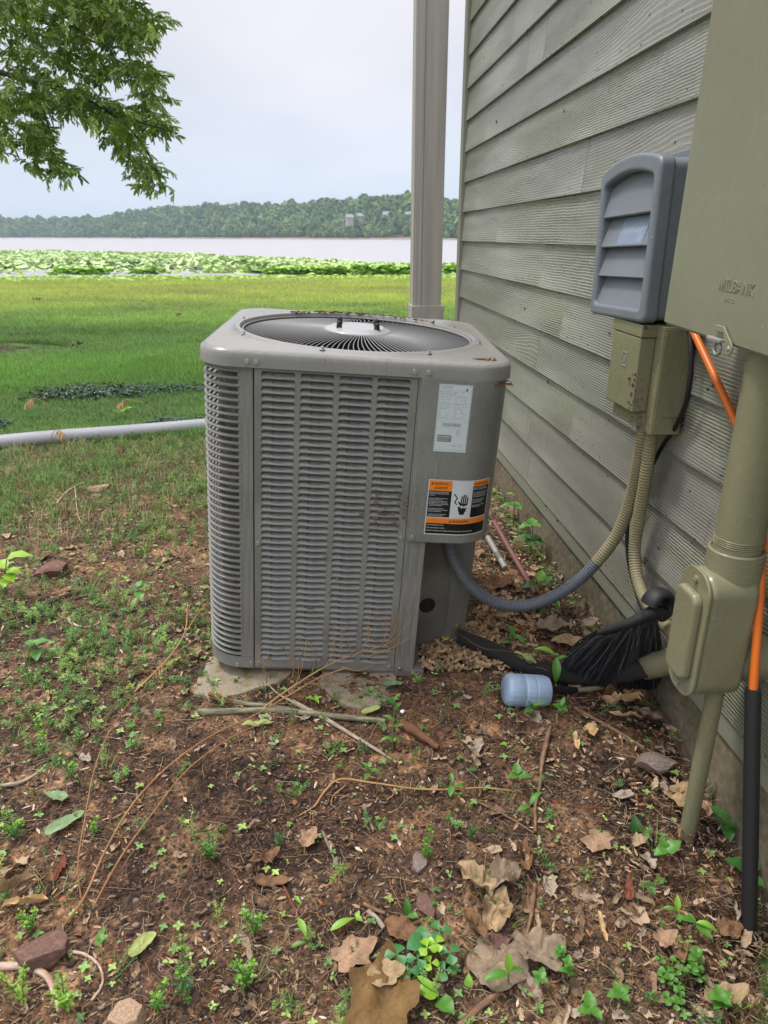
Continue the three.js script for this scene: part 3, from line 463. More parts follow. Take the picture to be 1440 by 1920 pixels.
    g.lineWidth = 26; g.beginPath(); g.moveTo(600, 470); g.lineTo(556, 400); g.stroke();
    g.beginPath(); g.moveTo(584, 430); g.lineTo(716, 430); g.lineTo(712, 460); g.lineTo(640, 480); g.lineTo(584, 470); g.fill();
    g.beginPath(); g.moveTo(548, 480); g.lineTo(690, 510); g.lineTo(706, 496); g.lineTo(690, 580); g.lineTo(668, 612); g.lineTo(668, 640); g.lineTo(582, 640); g.lineTo(576, 600); g.lineTo(556, 560); g.fill();
    g.fillStyle = '#cdd1d6'; g.beginPath(); g.moveTo(560, 486); g.lineTo(622, 462); g.lineTo(622, 484); g.lineTo(712, 476); g.lineTo(668, 520); g.lineTo(660, 502); g.lineTo(600, 524); g.lineTo(606, 496); g.fill();
  });
  decal('warning_label', 0.0375, 0.2225, 0.476, 0.638, texOf(warn));
  // cap
  const sq = (half, r, a) => { const c = Math.cos(a), s = Math.sin(a), k = half - r; let lo = 0, hi = half * 1.5; for (let i = 0; i < 24; i++) { const m = (lo + hi) / 2, x = Math.abs(c * m), z = Math.abs(s * m); const inside = x <= half && z <= half && (x <= k || z <= k || Math.hypot(x - k, z - k) <= r); if (inside) lo = m; else hi = m; } return [c * lo, s * lo]; };
  const rings = [['c', 0.347, 0.9270], ['c', 0.3485, 0.9500], ['c', 0.352, 0.9545], ['c', 0.358, 0.9550], ['c', 0.366, 0.9525], ['c', 0.371, 0.9495], ['c', 0.3735, 0.9485], ['s', 0.386, 0.078, 0.9495], ['s', 0.396, 0.088, 0.9492], ['s', 0.402, 0.093, 0.9475], ['s', 0.4065, 0.097, 0.9435], ['s', 0.409, 0.0995, 0.9375], ['s', 0.4102, 0.101, 0.9280], ['s', 0.4115, 0.102, 0.906], ['s', 0.409, 0.1, 0.9045], ['s', 0.4085, 0.1, 0.93]];
  const NA = 256, capG = grid(NA, rings.length - 1, (u, v) => { const q = rings[Math.round(v * (rings.length - 1))], a = u * Math.PI * 2; if (q[0] === 'c') return [q[1] * Math.cos(a), q[2], q[1] * Math.sin(a)]; const [x, z] = sq(q[1], q[2], a); return [x, q[3], z]; }, (u, v) => { const q = rings[Math.round(v * (rings.length - 1))], a = u * 6.2832; return [0.5 + q[1] * 1.1 * Math.cos(a), 0.5 + q[1] * 1.1 * Math.sin(a)]; });
  part('top_cover', toCreasedNormals(capG, 0.6), M.cap, AC);
  part('fan_shroud', [cyl(0.347, 0.347, 0.3, 64, true).translate(0, 0.79, 0)], M.cavity, AC);
  const guardP = part('fan_guard', [new THREE.TorusGeometry(0.343, 0.0035, 6, 96).rotateX(Math.PI / 2).translate(0, 0.9430, 0)], M.wire, AC);
  const NW = 120, wp = []; for (let i = 0; i <= 8; i++) { const t = i / 8, r = lerp(0.096, 0.345, t), a = 0.05 * Math.sin(t * 3.1); wp.push(V(r * Math.cos(a), lerp(0.9530, 0.9380, t) + 0.003 * Math.sin(t * Math.PI), r * Math.sin(a))); }
  const wireG = tube(wp, (t) => 0.0017, 5, 12, false).scale(1, 1, 1);
  for (let i = 0; i < NW; i++) part('guard_wire', wireG, M.wire, guardP).rotation.y = i / NW * Math.PI * 2;
  const hub = part('hub_plate', [new THREE.LatheGeometry([[0, 0.9640], [0.07, 0.9635], [0.074, 0.9655], [0.079, 0.9655], [0.083, 0.9615], [0.098, 0.9580], [0.1035, 0.9540], [0.104, 0.9490], [0.09, 0.9480]].map(([r, y]) => new THREE.Vector2(r, y)), 64)], M.hub, AC);
  for (const [x, z] of [[-0.056, -0.042], [-0.056, 0.048], [0.056, -0.042], [0.056, 0.048]]) part('bolt', [cyl(0.0075, 0.0085, 0.013, 8).translate(0, 0.0065, 0), new THREE.SphereGeometry(0.0073, 10, 5, 0, 7, 0, 1.57).translate(0, 0.013, 0)], M.black, hub, [x, 0.9645, z]);
  const fan = part('fan', [cyl(0.06, 0.06, 0.1, 24).translate(0, 0.83, 0)], M.black, AC);
  for (let k = 0; k < 4; k++) part('blade', grid(8, 4, (u, v) => { const r = lerp(0.06, 0.325, u), a = (v - 0.5) * (1.0 + 0.2 * u) + 0.25 * u; return [r * Math.cos(a), 0.83 + (v - 0.5) * 0.09, r * Math.sin(a)]; }), M.cavity, fan).rotation.y = k * Math.PI / 2;
  // screws
  const scG = merge([cyl(0.0052, 0.0052, 0.004, 6).rotateX(Math.PI / 2).translate(0, 0, 0.003), cyl(0.0072, 0.0076, 0.0014, 14).rotateX(Math.PI / 2)]);
  for (const [x, y, z] of [[-0.2755, 0.921, 0.4125], [-0.253, 0.921, 0.4125], [0.146, 0.921, 0.4125], [0.182, 0.921, 0.4125], [-0.2495, 0.415, 0.4022], [0.1475, 0.452, 0.4022], [0.176, 0.466, 0.4212], [-0.2705, 0.017, 0.401], [-0.2475, 0.018, 0.4022], [0.145, 0.02, 0.4022], [0.176, 0.022, 0.4122], [-0.31, 0.01, 0.401]]) part('screw', scG, M.screw, AC, [x, y, z]);
  const rs = merge([cyl(0.0045, 0.005, 0.005, 6).translate(0, 0.004, 0), cyl(0.0075, 0.008, 0.0015, 12)]);
  for (let k = 0; k < 8; k++) { const a = k / 8 * 6.283 + 0.25; part('screw', rs, M.screw, AC, [0.368 * Math.cos(a), 0.9525, 0.368 * Math.sin(a)]); }
}
// debris on the unit's top rim, and crumbs clinging to it
const acPt = (x, y, z) => { AC.updateMatrixWorld(); return V(x, y, z).applyMatrix4(AC.matrixWorld); };
{
  const R = rngOf(31);
  const crumbs = (n, f) => { const gs = []; for (let i = 0; i < n; i++) { const p = f(R), s = 0.0012 + R() * R() * 0.0042; gs.push(new THREE.IcosahedronGeometry(s, 0).scale(1, 0.5 + R() * 0.4, 1 + R() * 2.5).rotateY(R() * 6).rotateX((R() - 0.5)).translate(p.x, p.y, p.z)); } return gs; };
  const a = part('leaf_crumbs', crumbs(150, (r) => { const t = -2.25 + r() * 0.75 + (r() < 0.3 ? 0.75 : 0), q = 0.352 + (r() - 0.5) * 0.014; return acPt(q * Math.cos(t), 0.957 + r() * 0.003, q * Math.sin(t)); }), M.rust, scene); tag(stuff(a), 'rusty brown leaf crumbs lodged along the back rim of the fan guard', 'debris');
  const b = part('leaf_crumbs', crumbs(40, (r) => acPt(0.30 + r() * 0.06, 0.9515, 0.345 + (r() - 0.5) * 0.012)), M.twig, scene); tag(stuff(b), 'small brown crumbs on the front right of the condenser top', 'debris');
  const c = part('leaf_crumbs', crumbs(170, (r) => { const t = r(); return t < 0.6 ? acPt(0.33 + r() * 0.075, 0.9 - r() * 0.006, 0.40 - r() * 0.06) : acPt(0.412, 0.9, r() * 0.5 - 0.2); }), M.rust, scene); tag(stuff(c), 'dark brown debris caught under the right edge of the condenser top', 'debris');
  const d = part('leaf_crumbs', crumbs(150, (r) => { const k = r(); return k < 0.5 ? acPt(0.06 + r() * 0.11, 0.48 + r() * 0.12, 0.404 + r() * 0.004) : acPt(-0.22 + r() * 0.37, 0.04 + r() * r() * 0.5, 0.404 + r() * 0.002); }), M.twig, scene); tag(stuff(d), 'dry bits of grass and twig caught on the front louvers', 'debris');
}

{ // insect mud and bits of web and straw stuck to the wall and boxes
  const R = rngOf(57), bit = (p, s) => new THREE.IcosahedronGeometry(s, 0).scale(0.5, 1 + R(), 1 + R()).rotateX(R() * 6).translate(p.x, p.y, p.z);
  const gs = []; for (let i = 0; i < 110; i++) { const z = -4.95 + R() * 3.6, k = Math.floor(R() * 16) - 6, y = 1.299 + 0.178 * k + (R() < 0.7 ? -0.004 - 0.02 * R() : 0.17 * R()); gs.push(bit(V(WX - 0.001 + (R() < 0.5 ? 0.004 : 0), y, z), 0.0018 + R() * R() * 0.005)); }
  tag(stuff(part('mud_specks', gs, M.bark, scene)), 'dark specks of insect mud stuck along the siding laps', 'dirt');
  const g2 = []; for (let i = 0; i < 70; i++) { const t = R(); const p = t < 0.6 ? onX(lerp(1178, 1206, R()), lerp(700, 790, R()), 0.828) : onX(lerp(1150, 1225, R()), 612 + R() * 4, 0.835); g2.push(bit(p, 0.0013 + R() * 0.0024)); }
  tag(stuff(part('web_debris', g2, M.bark, scene)), 'brown crumbs and web caught on the disconnect box latch', 'dirt');
}

// ------------------------------------------------------------ boxes, pipes and cables on the wall
const onWall = (name, label, cat, y, z) => thing(name, label, cat, [WX, y, z], -Math.PI / 2);   // local x runs toward the camera, local z out from the wall
const font = await new FontLoader().loadAsync('fonts/droid/droid_sans_regular.typeface.json');
{ // meter enclosure
  const m = onWall('meter_box', 'large olive green electric meter enclosure at upper right with embossed lettering', 'meter box', 1.144, -1.645);
  const W = 0.66, D = 0.163, Hh = 0.98;
  part('body', [rbox(0.008, W - 0.008, 0.012, Hh - 0.01, -0.004, D - 0.012, 0.004)], M.oliveBox, m);
  const cs = rrect(W, Hh, 0.006, W / 2, Hh / 2);
  part('cover', [ext(cs, 0.014, 0.0025, 2).translate(0, 0, D - 0.0125), box(0.0, W, -0.004, 0.0012, D - 0.028, D - 0.006)], M.oliveBox, m).rotation.set(0, 0, 0);
  m.rotation.z = 0; m.rotateZ(-0.035);
  const t = (s, size) => new TextGeometry(s, { font, size, depth: 0.0016, curveSegments: 3, bevelEnabled: true, bevelThickness: 0.0006, bevelSize: 0.0006, bevelSegments: 1 });
  part('lettering', t('MILBANK', 0.021), M.oliveBox, m, [0.213, 0.095, D + 0.0008]);
  part('lettering', t('MFG. CO.', 0.0065), M.oliveBox, m, [0.243, 0.076, D + 0.0002]);
  const h = part('hasp', [(() => { const s = new THREE.Shape(); s.moveTo(-0.03, 0.026); s.lineTo(0.0, 0.026); s.lineTo(0.034, 0.002); s.absarc(0.03, -0.012, 0.013, 0.9, -2.4, true); s.lineTo(0.004, 0.014); s.lineTo(-0.03, 0.014); const ho = new THREE.Path(); ho.absarc(0.03, -0.012, 0.0055, 0, 6.28); s.holes.push(ho); return ext(s, 0.004, 0.001, 1); })()], M.olive, m, [0.268, 0.004, D + 0.004]);
  part('rivet', [new THREE.SphereGeometry(0.006, 10, 8).scale(1, 1, 0.5)], M.galv, h, [0.03, -0.012, 0.003]);
  part('latch_loop', [new THREE.TorusGeometry(0.0115, 0.0035, 8, 20).translate(-0.008, -0.018, 0.004), rbox(-0.04, 0.012, -0.004, 0.003, 0.002, 0.014, 0.0015)], M.galv, h);
}
{ // grey plastic network box
  const n = onWall('utility_box', 'blue grey plastic utility box with four stepped louvers beside the olive meter enclosure', 'utility box', 1.115, -2.01);
  n.rotateZ(0.03);
  const W = 0.385, Hh = 0.40, D = 0.137;
  const outline = (g, top, arch, r) => { const s = new THREE.Shape(), x0 = -W / 2 + g, x1 = W / 2 - g, y0 = g, y1 = top; s.moveTo(x0 + r, y0); s.lineTo(x1 - r, y0); s.quadraticCurveTo(x1, y0, x1, y0 + r); s.lineTo(x1, y1 - r); s.quadraticCurveTo(x1, y1, x1 - r, y1 + arch * 0.25); s.quadraticCurveTo(0, y1 + arch * 2, x0 + r, y1 + arch * 0.25); s.quadraticCurveTo(x0, y1, x0, y1 - r); s.lineTo(x0, y0 + r); s.quadraticCurveTo(x0, y0, x0 + r, y0); return s; };
  part('body', ext(outline(0.006, Hh - 0.02, 0.022, 0.02), D - 0.034, 0.006, 2, 10), M.nid, n);
  const fr = outline(0, Hh - 0.012, 0.024, 0.024); const ho = outline(0.034, Hh - 0.052, 0.022, 0.012); fr.holes.push(ho);
  part('cover_frame', new THREE.ExtrudeGeometry(fr, { depth: 0.022, bevelEnabled: true, bevelThickness: 0.010, bevelSize: 0.010, bevelOffset: -0.010, bevelSegments: 4, curveSegments: 10 }).translate(0, 0, D - 0.032), M.nid, n);
  const bx0 = -W / 2 + 0.028, bx1 = W / 2 - 0.028, ys = [0.03, 0.109, 0.188, 0.267, 0.372];
  for (let k = 0; k < 4; k++) {
    const a = ys[k], b = ys[k + 1], s = new THREE.Shape(); s.moveTo(D - 0.075, a); s.lineTo(D - 0.008, a); s.lineTo(D - 0.0055, a + 0.003); s.lineTo(D - 0.03, b - 0.001); s.lineTo(D - 0.075, b - 0.001); s.closePath();
    part('louver', new THREE.ExtrudeGeometry(s, { depth: bx1 - bx0, bevelEnabled: false }).rotateY(-Math.PI / 2).translate(bx1, 0, 0), M.nid, n);
  }
  const sticker = canvas(256, 160, (g, w, h) => { g.fillStyle = '#7f8c9f'; g.fillRect(0, 0, w, h); g.strokeStyle = '#8d9bb0'; g.lineWidth = 7; g.beginPath(); g.ellipse(150, 70, 62, 26, -0.25, 3.4, 7.6); g.stroke(); g.font = 'italic bold 44px sans-serif'; g.fillStyle = '#8f9db2'; g.fillText('lightning', 26, 96); g.fillStyle = '#8796ac'; g.fillRect(190, 108, 44, 40); });
  const st = part('sticker', new THREE.PlaneGeometry(0.17, 0.072), std({ map: texOf(sticker), roughness: 0.4 }), n, [0.035, 0.2285, D - 0.0165]); st.rotation.x = -0.297;
  part('back_plate', rbox(-0.12, 0.235, -0.022, 0.42, 0.001, 0.02, 0.004), M.nid, n);
}
{ // fused disconnect
  const d = onWall('disconnect_box', 'olive electrical disconnect box with a square emblem below the grey plastic box', 'disconnect box', 0.83, -1.925);
  d.rotateZ(-0.005);
  part('body', [rbox(-0.05, 0.125, 0.0, 0.285, 0.002, 0.085, 0.003)], M.olive, d);
  part('near_plate', [rbox(0.1252, 0.1285, 0.004, 0.28, 0.006, 0.081, 0.001, 1), rbox(0.1282, 0.131, 0.05, 0.056, 0.02, 0.062, 0.001, 1)], M.olive, d);
  part('cover', [rbox(-0.10, 0.085, 0.055, 0.252, 0.0852, 0.127, 0.004), rbox(-0.104, 0.089, 0.253, 0.286, 0.01, 0.129, 0.004)], M.olive, d);
  part('lower_bracket', [rbox(-0.085, 0.075, 0.012, 0.0545, 0.0853, 0.108, 0.003)], M.olive, d);
  const e = new THREE.Shape(); e.moveTo(-0.016, -0.02); e.lineTo(0.016, -0.02); e.lineTo(0.016, 0.02); e.lineTo(-0.016, 0.02); const eh = new THREE.Path(); eh.moveTo(-0.012, -0.016); eh.lineTo(0.012, -0.016); eh.lineTo(0.012, 0.016); eh.lineTo(-0.012, 0.016); e.holes.push(eh);
  part('emblem', [ext(e, 0.0015, 0), ext(rrect(0.011, 0.016, 0.001), 0.0015, 0)], M.galv, d, [0.0, 0.185, 0.1271]);
}
// flexible conduits
const ribbed = (r, pitch) => (t, L) => r;
function flex(name, label, pts, r, mat, ends = []) {
  const c = new THREE.CatmullRomCurve3(pts, false, 'centripetal'), L = c.getLength(), seg = Math.min(620, Math.round(L / 0.0022));
  const g = tube(pts, (v, u) => r * (1 + 0.07 * Math.sin((v * L / 0.0088 + u * 0.0) * Math.PI * 2)), 16, seg);
  const o = thing(name, label, 'conduit', pts[0]); part('hose', g.translate(-pts[0].x, -pts[0].y, -pts[0].z), mat, o); return o;
}
M.flexGrey = std({ map: texOf(paintTex([98, 102, 110], { seed: 88, specks: 300, light: 0.75, runs: 10 }), true, 1, 4), roughness: 0.42 });
M.flexOlive = std({ map: texOf(paintTex([136, 128, 98], { seed: 98, specks: 420, light: 0.6 }), true, 1, 5), roughness: 0.6 });
{
  const pa = [[1212, 770, -1.86], [1204, 820, -1.87], [1194, 885, -1.89], [1180, 945, -1.91], [1158, 1000, -1.925]].map(([x, y, z]) => onZ(x, y, z));
  const pb = [[1158, 1000, -1.925], [1128, 1043, -1.935], [1088, 1085, -1.95], [1040, 1117, -1.955], [985, 1136, -1.95], [930, 1130, -1.94], [885, 1101, -1.93], [856, 1060, -1.935], [842, 1020, -1.95], [839, 985, -1.97]].map(([x, y, z]) => onZ(x, y, z));
  const all = [...pa, ...pb.slice(1)];
  const c = new THREE.CatmullRomCurve3(all, false, 'centripetal'), n = 40, P = c.getSpacedPoints(n);
  const o = flex('flexible_conduit', 'flexible ribbed conduit looping from disconnect box to condenser, olive above and bare grey below', P.slice(0, 18), 0.0185, M.flexOlive);
  const L2 = P.slice(17), cc = new THREE.CatmullRomCurve3(L2, false, 'centripetal').getLength();
  part('bare_hose', tube(L2, (v) => 0.0185 * (1 + 0.07 * Math.sin(v * cc / 0.0088 * 6.283)), 16, Math.min(620, Math.round(cc / 0.0022))).translate(-P[0].x, -P[0].y, -P[0].z), M.flexGrey, o);
}
{
  const pts = [[1226, 798, 0.895], [1220, 830, 0.897], [1210, 900, 0.9], [1198, 970, 0.902], [1190, 1030, 0.902], [1195, 1085, 0.9], [1213, 1130, 0.898], [1240, 1165, 0.897], [1276, 1198, 0.9], [1310, 1222, 0.91]].map(([x, y, X]) => onX(x, y, X));
  const o = flex('flexible_conduit', 'straight hanging olive ribbed conduit running from disconnect box down behind the conduit body', pts, 0.0175, M.flexOlive);
  const f = pts[0]; part('connector', [cyl(0.026, 0.024, 0.026, 6).translate(0, -0.004, 0), cyl(0.02, 0.02, 0.03, 20).translate(0, 0.02, 0)], M.rust.clone(), o).material.color.setRGB(0.2, 0.16, 0.1);
}
{
  const pts = [[1290, 600, 0.93], [1296, 660, 0.925], [1292, 730, 0.93], [1272, 790, 0.935], [1240, 840, 0.94], [1214, 890, 0.94], [1193, 935, 0.935], [1178, 975, 0.93], [1176, 1020, 0.93], [1182, 1070, 0.935], [1215, 1160, 0.935], [1262, 1172, 0.935], [1300, 1200, 0.94]].map(([x, y, X]) => onX(x, y, X));
  const o = thing('cable', 'thin black cable hanging down the siding behind the flexible conduits', 'cable', pts[0]);
  part('jacket', tube(pts, 0.0062, 10, 110).translate(-pts[0].x, -pts[0].y, -pts[0].z), M.black, o);
}
{
  const pts = [[1290, 600, 0.925], [1316, 655, 0.925], [1345, 717, 0.925], [1378, 790, 0.927], [1412, 880, 0.93], [1428, 960, 0.925], [1428, 1060, 0.915], [1422, 1160, 0.905], [1416, 1240, 0.897], [1411, 1312, 0.893]].map(([x, y, X]) => onX(x, y, X));
  const o = thing('fibre_conduit', 'thin orange conduit running down the wall into a black sleeve at right', 'conduit', pts[0]);
  const q = pts.map((p) => p.clone().sub(pts[0]));
  part('orange_tube', tube(q, 0.0092, 12, 100), M.orange, o);
  const s0 = onX(1412, 1292, 0.893), s1 = onX(1405, 1702, 0.893), s2 = s1.clone().lerp(s0, -0.12);
  part('black_sleeve', tube([s0, s0.clone().lerp(s1, 0.5), s1, s2].map((p) => p.sub(pts[0])), 0.0165, 18, 24), M.black, o);
}
{ // riser pipe and conduit body
  const AX = 0.865, AZ = -1.318;
  const r = thing('riser_pipe', 'thick olive painted vertical conduit pipe below the meter enclosure', 'pipe', [AX, 0.70, AZ]);
  const len = 0.5;
  part('pipe', [cyl(0.0485, 0.0485, len, 40, true).translate(0, len / 2 - 0.02, 0)], M.olive, r);
  const th = []; for (let k = 0; k < 4; k++) th.push(new THREE.TorusGeometry(0.0488, 0.0014, 6, 40).rotateX(Math.PI / 2).translate(0, 0.026 + k * 0.0045, 0));
  part('threads', th, M.olive, r);
  const b = onWall('conduit_body', 'olive cast conduit body with screwed cover plate at the foot of the thick riser', 'conduit body', 0.370, -1.312);
  b.position.x = AX;
  const w = 0.120, h = 0.297;
  const bs = rrect(w - 0.004, h, 0.045, 0, h / 2);
  part('casting', [ext(bs, 0.108, 0.014, 4, 10).translate(0, 0, -0.033), cyl(0.0575, 0.0575, 0.075, 40).translate(-0.007, 0.302, 0.0), new THREE.SphereGeometry(0.0578, 32, 12).scale(1, 0.6, 1).translate(-0.007, 0.265, 0), new THREE.TorusGeometry(0.0535, 0.0045, 8, 40).rotateX(Math.PI / 2).translate(-0.007, 0.3395, 0)], M.olive, b);
  part('rear_hub', [cyl(0.052, 0.056, 0.075, 32).rotateX(Math.PI / 2).translate(0.0, 0.075, -0.06)], M.olive, b);
  const cv = part('cover_plate', [ext(rrect(w, h + 0.006, 0.05, 0, h / 2), 0.007, 0.002, 2, 10).translate(0, 0, 0.0755), ext(rrect(w - 0.034, h - 0.085, 0.022, 0, h / 2), 0.022, 0.0095, 4, 8).translate(0, 0, 0.080)], M.olive, b);
  for (const y of [0.021, h - 0.021]) part('screw', [cyl(0.009, 0.0095, 0.006, 16).rotateX(Math.PI / 2), rbox(-0.0075, 0.0075, -0.001, 0.001, 0.003, 0.0045, 0.0004, 1)], M.olive, cv, [0, y, 0.085]);
  const s = thing('ground_pipe', 'slim olive conduit standing in the soil under the conduit body', 'pipe', [0.868, -0.1, -1.30]);
  part('pipe', cyl(0.0195, 0.0195, 0.53, 28).translate(0, 0.265, 0), M.olive, s);
}
// refrigerant line in black insulation, service valves
{
  const g = (x, y, l = 0.03) => onG(x, y, l);
  const P = [g(862, 1196, 0.035), g(905, 1212, 0.035), g(950, 1232, 0.03), g(1000, 1252, 0.03), g(1060, 1266, 0.032), g(1130, 1268, 0.045), onX(1205, 1254, 0.868), onX(1230, 1247, 0.893)];
  const o = thing('refrigerant_line', 'refrigerant line in black foam insulation running from condenser toward the house', 'pipe', P[0]);
  part('insulation', tube(P.map((p) => p.clone().sub(P[0])), (t, u) => 0.0265 * (1 + 0.07 * fbm(t * 30, u * 3, 0.2, 3)), 18, 90), M.foam, o);
  const q = [onX(1212, 1250, 0.885), onX(1236, 1245, 0.895), onX(1262, 1238, 0.915), onX(1310, 1232, 0.945)].map((p) => p.sub(P[0]));
  part('painted_sleeve', tube(q, (t, u) => 0.036 * (1 + 0.05 * fbm(t * 12, u * 3, 0.2, 3)), 20, 40), M.olive, o);
  const v = thing('service_valve', 'upright brass service valve with yellow cap centre in the condenser corner', 'valve', onG(850, 1206, 0), 0, 'service valves');
  const vp = [cyl(0.021, 0.022, 0.05, 18).translate(0, 0.045, 0), cyl(0.0225, 0.0225, 0.014, 6).translate(0, 0.03, 0), new THREE.TorusGeometry(0.0195, 0.003, 6, 20).rotateX(Math.PI / 2).translate(0, 0.07, 0), cyl(0.017, 0.017, 0.07, 14).rotateZ(1.57).translate(0.03, 0.026, 0.008)];
  part('body', vp, M.brass, v); part('yellow_cap', cyl(0.012, 0.013, 0.006, 12).translate(0.001, 0.0735, 0), M.yellow, v);
  const v2 = thing('service_valve', 'small half buried valve with yellow cap in front of the brass valve', 'valve', onG(834, 1212, 0), 0.6, 'service valves');
  part('body', [cyl(0.018, 0.02, 0.04, 16).translate(0, 0.012, 0)], M.brass, v2); part('yellow_cap', cyl(0.013, 0.014, 0.007, 12).translate(0.002, 0.0345, 0), M.yellow, v2);
}
{ // blue cylinder with cable
  const a = onG(950, 1293, 0.046), b = onG(1026, 1296, 0.046), L = a.distanceTo(b) + 0.012;
  const o = thing('plastic_cylinder', 'pale blue ribbed plastic cylinder lying on the soil', 'cylinder', a.clone().lerp(b, 0.5));
  const prof = [[0.0, 0], [0.036, 0], [0.044, 0.006], [0.0465, 0.015], [0.0465, L * 0.36], [0.0435, L * 0.39], [0.0465, L * 0.42], [0.0468, L * 0.6], [0.0442, L * 0.63], [0.0462, L * 0.66], [0.0455, L * 0.86], [0.041, L * 0.95], [0.03, L * 0.985], [0.02, L * 0.99], [0.019, L], [0, L]];
  const q = new THREE.Quaternion().setFromUnitVectors(V(0, 1, 0), b.clone().sub(a).normalize());
  const gq = (g) => g.translate(0, -L / 2, 0).applyQuaternion(q);
  part('shell', gq(toCreasedNormals(new THREE.LatheGeometry(prof.map(([r, y]) => new THREE.Vector2(r, y)), 48), 0.8)), M.blue, o);
  part('rusty_ring', gq(new THREE.TorusGeometry(0.0195, 0.0035, 8, 28).rotateX(Math.PI / 2).translate(0, L, 0)), M.rust, o);
  const e = b.clone().addScaledVector(b.clone().sub(a).normalize(), -0.01);
  const P = [e, onG(1046, 1294, 0.03), onG(1080, 1294, 0.012), onG(1120, 1290, 0.012), onG(1160, 1282, 0.014), onG(1210, 1270, 0.03)];
  const c = thing('cable', 'short grey cable leaving the end of the pale blue cylinder', 'cable', P[0]);
  part('jacket', tube(P.map((p) => p.clone().sub(P[0])), 0.0078, 12, 60), M.flexOlive, c);
  part('boot', tube(P.slice(0, 3).map((p) => p.clone().sub(P[0])), (t) => 0.0125 - 0.003 * t, 12, 16), M.black, c);
}
{ // broom head
  const A = onX(1122, 1186, 0.72), B = onX(1180, 1168, 0.78), C = onX(1226, 1148, 0.83), D = onX(1240, 1122, 0.855);
  const o = thing('broom_head', 'black broom head with splayed bristles leaning against the wall', 'broom', [0.8, 0.02, -1.85]); const O = o.position;
  const s = (p) => p.clone().sub(O);
  part('cap', [tube([A, A.clone().lerp(B, 0.5), B, C].map(s), (t) => lerp(0.008, 0.017, t), 12, 30), tube([B.clone().lerp(C, 0.6), C, C.clone().add(V(0.03, -0.012, -0.01))].map(s), (t) => lerp(0.017, 0.021, t), 16, 18)], M.black, o);
  const hoop = new THREE.TorusGeometry(0.034, 0.0125, 10, 28, 4.4).scale(1, 1, 2.1).rotateZ(-1.5).rotateY(0.35); part('socket', hoop.translate(...s(C.clone().lerp(D, 0.55)).toArray()), M.black, o);
  const R = rngOf(303), gs = [], gl = [];
  for (let i = 0; i < 2600; i++) {
    const t = Math.pow(R(), 0.8), d = (R() - 0.5) * 0.036, root = A.clone().lerp(C, t).add(V(d * 0.4, -0.004 - 0.006 * t, d));
    const tx = lerp(1060, 1222, Math.pow(t, 1.1)) + (R() - 0.5) * 46, ty = lerp(1250, 1284, Math.min(1, t * 1.6)) + (R() - 0.5) * 20;
    const tip = onG(tx, ty, 0.008 + R() * 0.03); const midp = root.clone().lerp(tip, 0.5).add(V((R() - 0.5) * 0.014, 0.008 + R() * 0.03, (R() - 0.5) * 0.02 + 0.008));
    (R() < 0.22 ? gl : gs).push(tube([root, midp, tip].map(s), 0.0006 + R() * 0.0004, 3, 5, false));
  }
  stuff(part('bristles', gs, M.bristle, o)); stuff(part('bristles', gl, M.bristleGlint, o));
  const R2 = rngOf(9), ds = []; for (let i = 0; i < 90; i++) { const t = R2(), p = A.clone().lerp(C, t).lerp(onG(lerp(1080, 1210, t), lerp(1255, 1282, t), 0.02), 0.4 + R2() * 0.6); ds.push(new THREE.IcosahedronGeometry(0.002 + R2() * 0.004, 0).scale(1, 0.5, 1.6).rotateY(R2() * 6).translate(p.x - O.x - 0.01, p.y - O.y + 0.012, p.z - O.z + 0.012)); }
  const c = part('broom_crumbs', ds, M.dead.tan, scene); c.position.copy(O); tag(stuff(c), 'tan crumbs of leaf caught in the black broom bristles', 'debris');
}
{ // white plastic pipe on the grass edge, stakes behind the unit
  const a = onG(-60, 834, 0.05), b = onG(378, 797, 0.05), c = b.clone().addScaledVector(b.clone().sub(a).normalize(), 0.7);
  const o = thing('drain_pipe', 'long pale grey plastic drain pipe lying along the edge of the lawn', 'pipe', a);
  const P = [a, a.clone().lerp(b, 0.33).add(V(0, 0.006, 0)), a.clone().lerp(b, 0.66), b, c].map((p) => p.clone().sub(a));
  part('pipe', tube(P, 0.0445, 28, 40, false), M.pvc, o);
  part('coupling', tube([P[1].clone().lerp(P[2], 0.2), P[1].clone().lerp(P[2], 0.26)], 0.0462, 28, 6), M.pvc, o);
  const rod = (name, label, cat, p0, p1, r, mat, extra) => { const t = thing(name, label, cat, p0); part('shaft', tube([V(0, 0, 0), p1.clone().sub(p0).multiplyScalar(0.5), p1.clone().sub(p0)], r, 14, 14), mat, t); if (extra) extra(t, p1.clone().sub(p0)); };
  rod('threaded_rod', 'grey threaded rod lying behind the condenser near the wall', 'rod', onG(915, 1008, 0.035), onG(948, 1066, 0.02), 0.013, M.galv, (t, d) => { const g = []; for (let k = 0; k < 7; k++) { const p = d.clone().multiplyScalar(0.55 + k * 0.03); g.push(new THREE.TorusGeometry(0.014, 0.002, 6, 16).applyQuaternion(new THREE.Quaternion().setFromUnitVectors(V(0, 0, 1), d.clone().normalize())).translate(p.x, p.y, p.z)); } part('threads', g, M.galv, t); });
  rod('copper_rod', 'reddish brown rod leaning on the soil between condenser and wall', 'rod', onG(926, 978, 0.10), onG(1004, 1114, 0.012), 0.0115, M.copper);
}
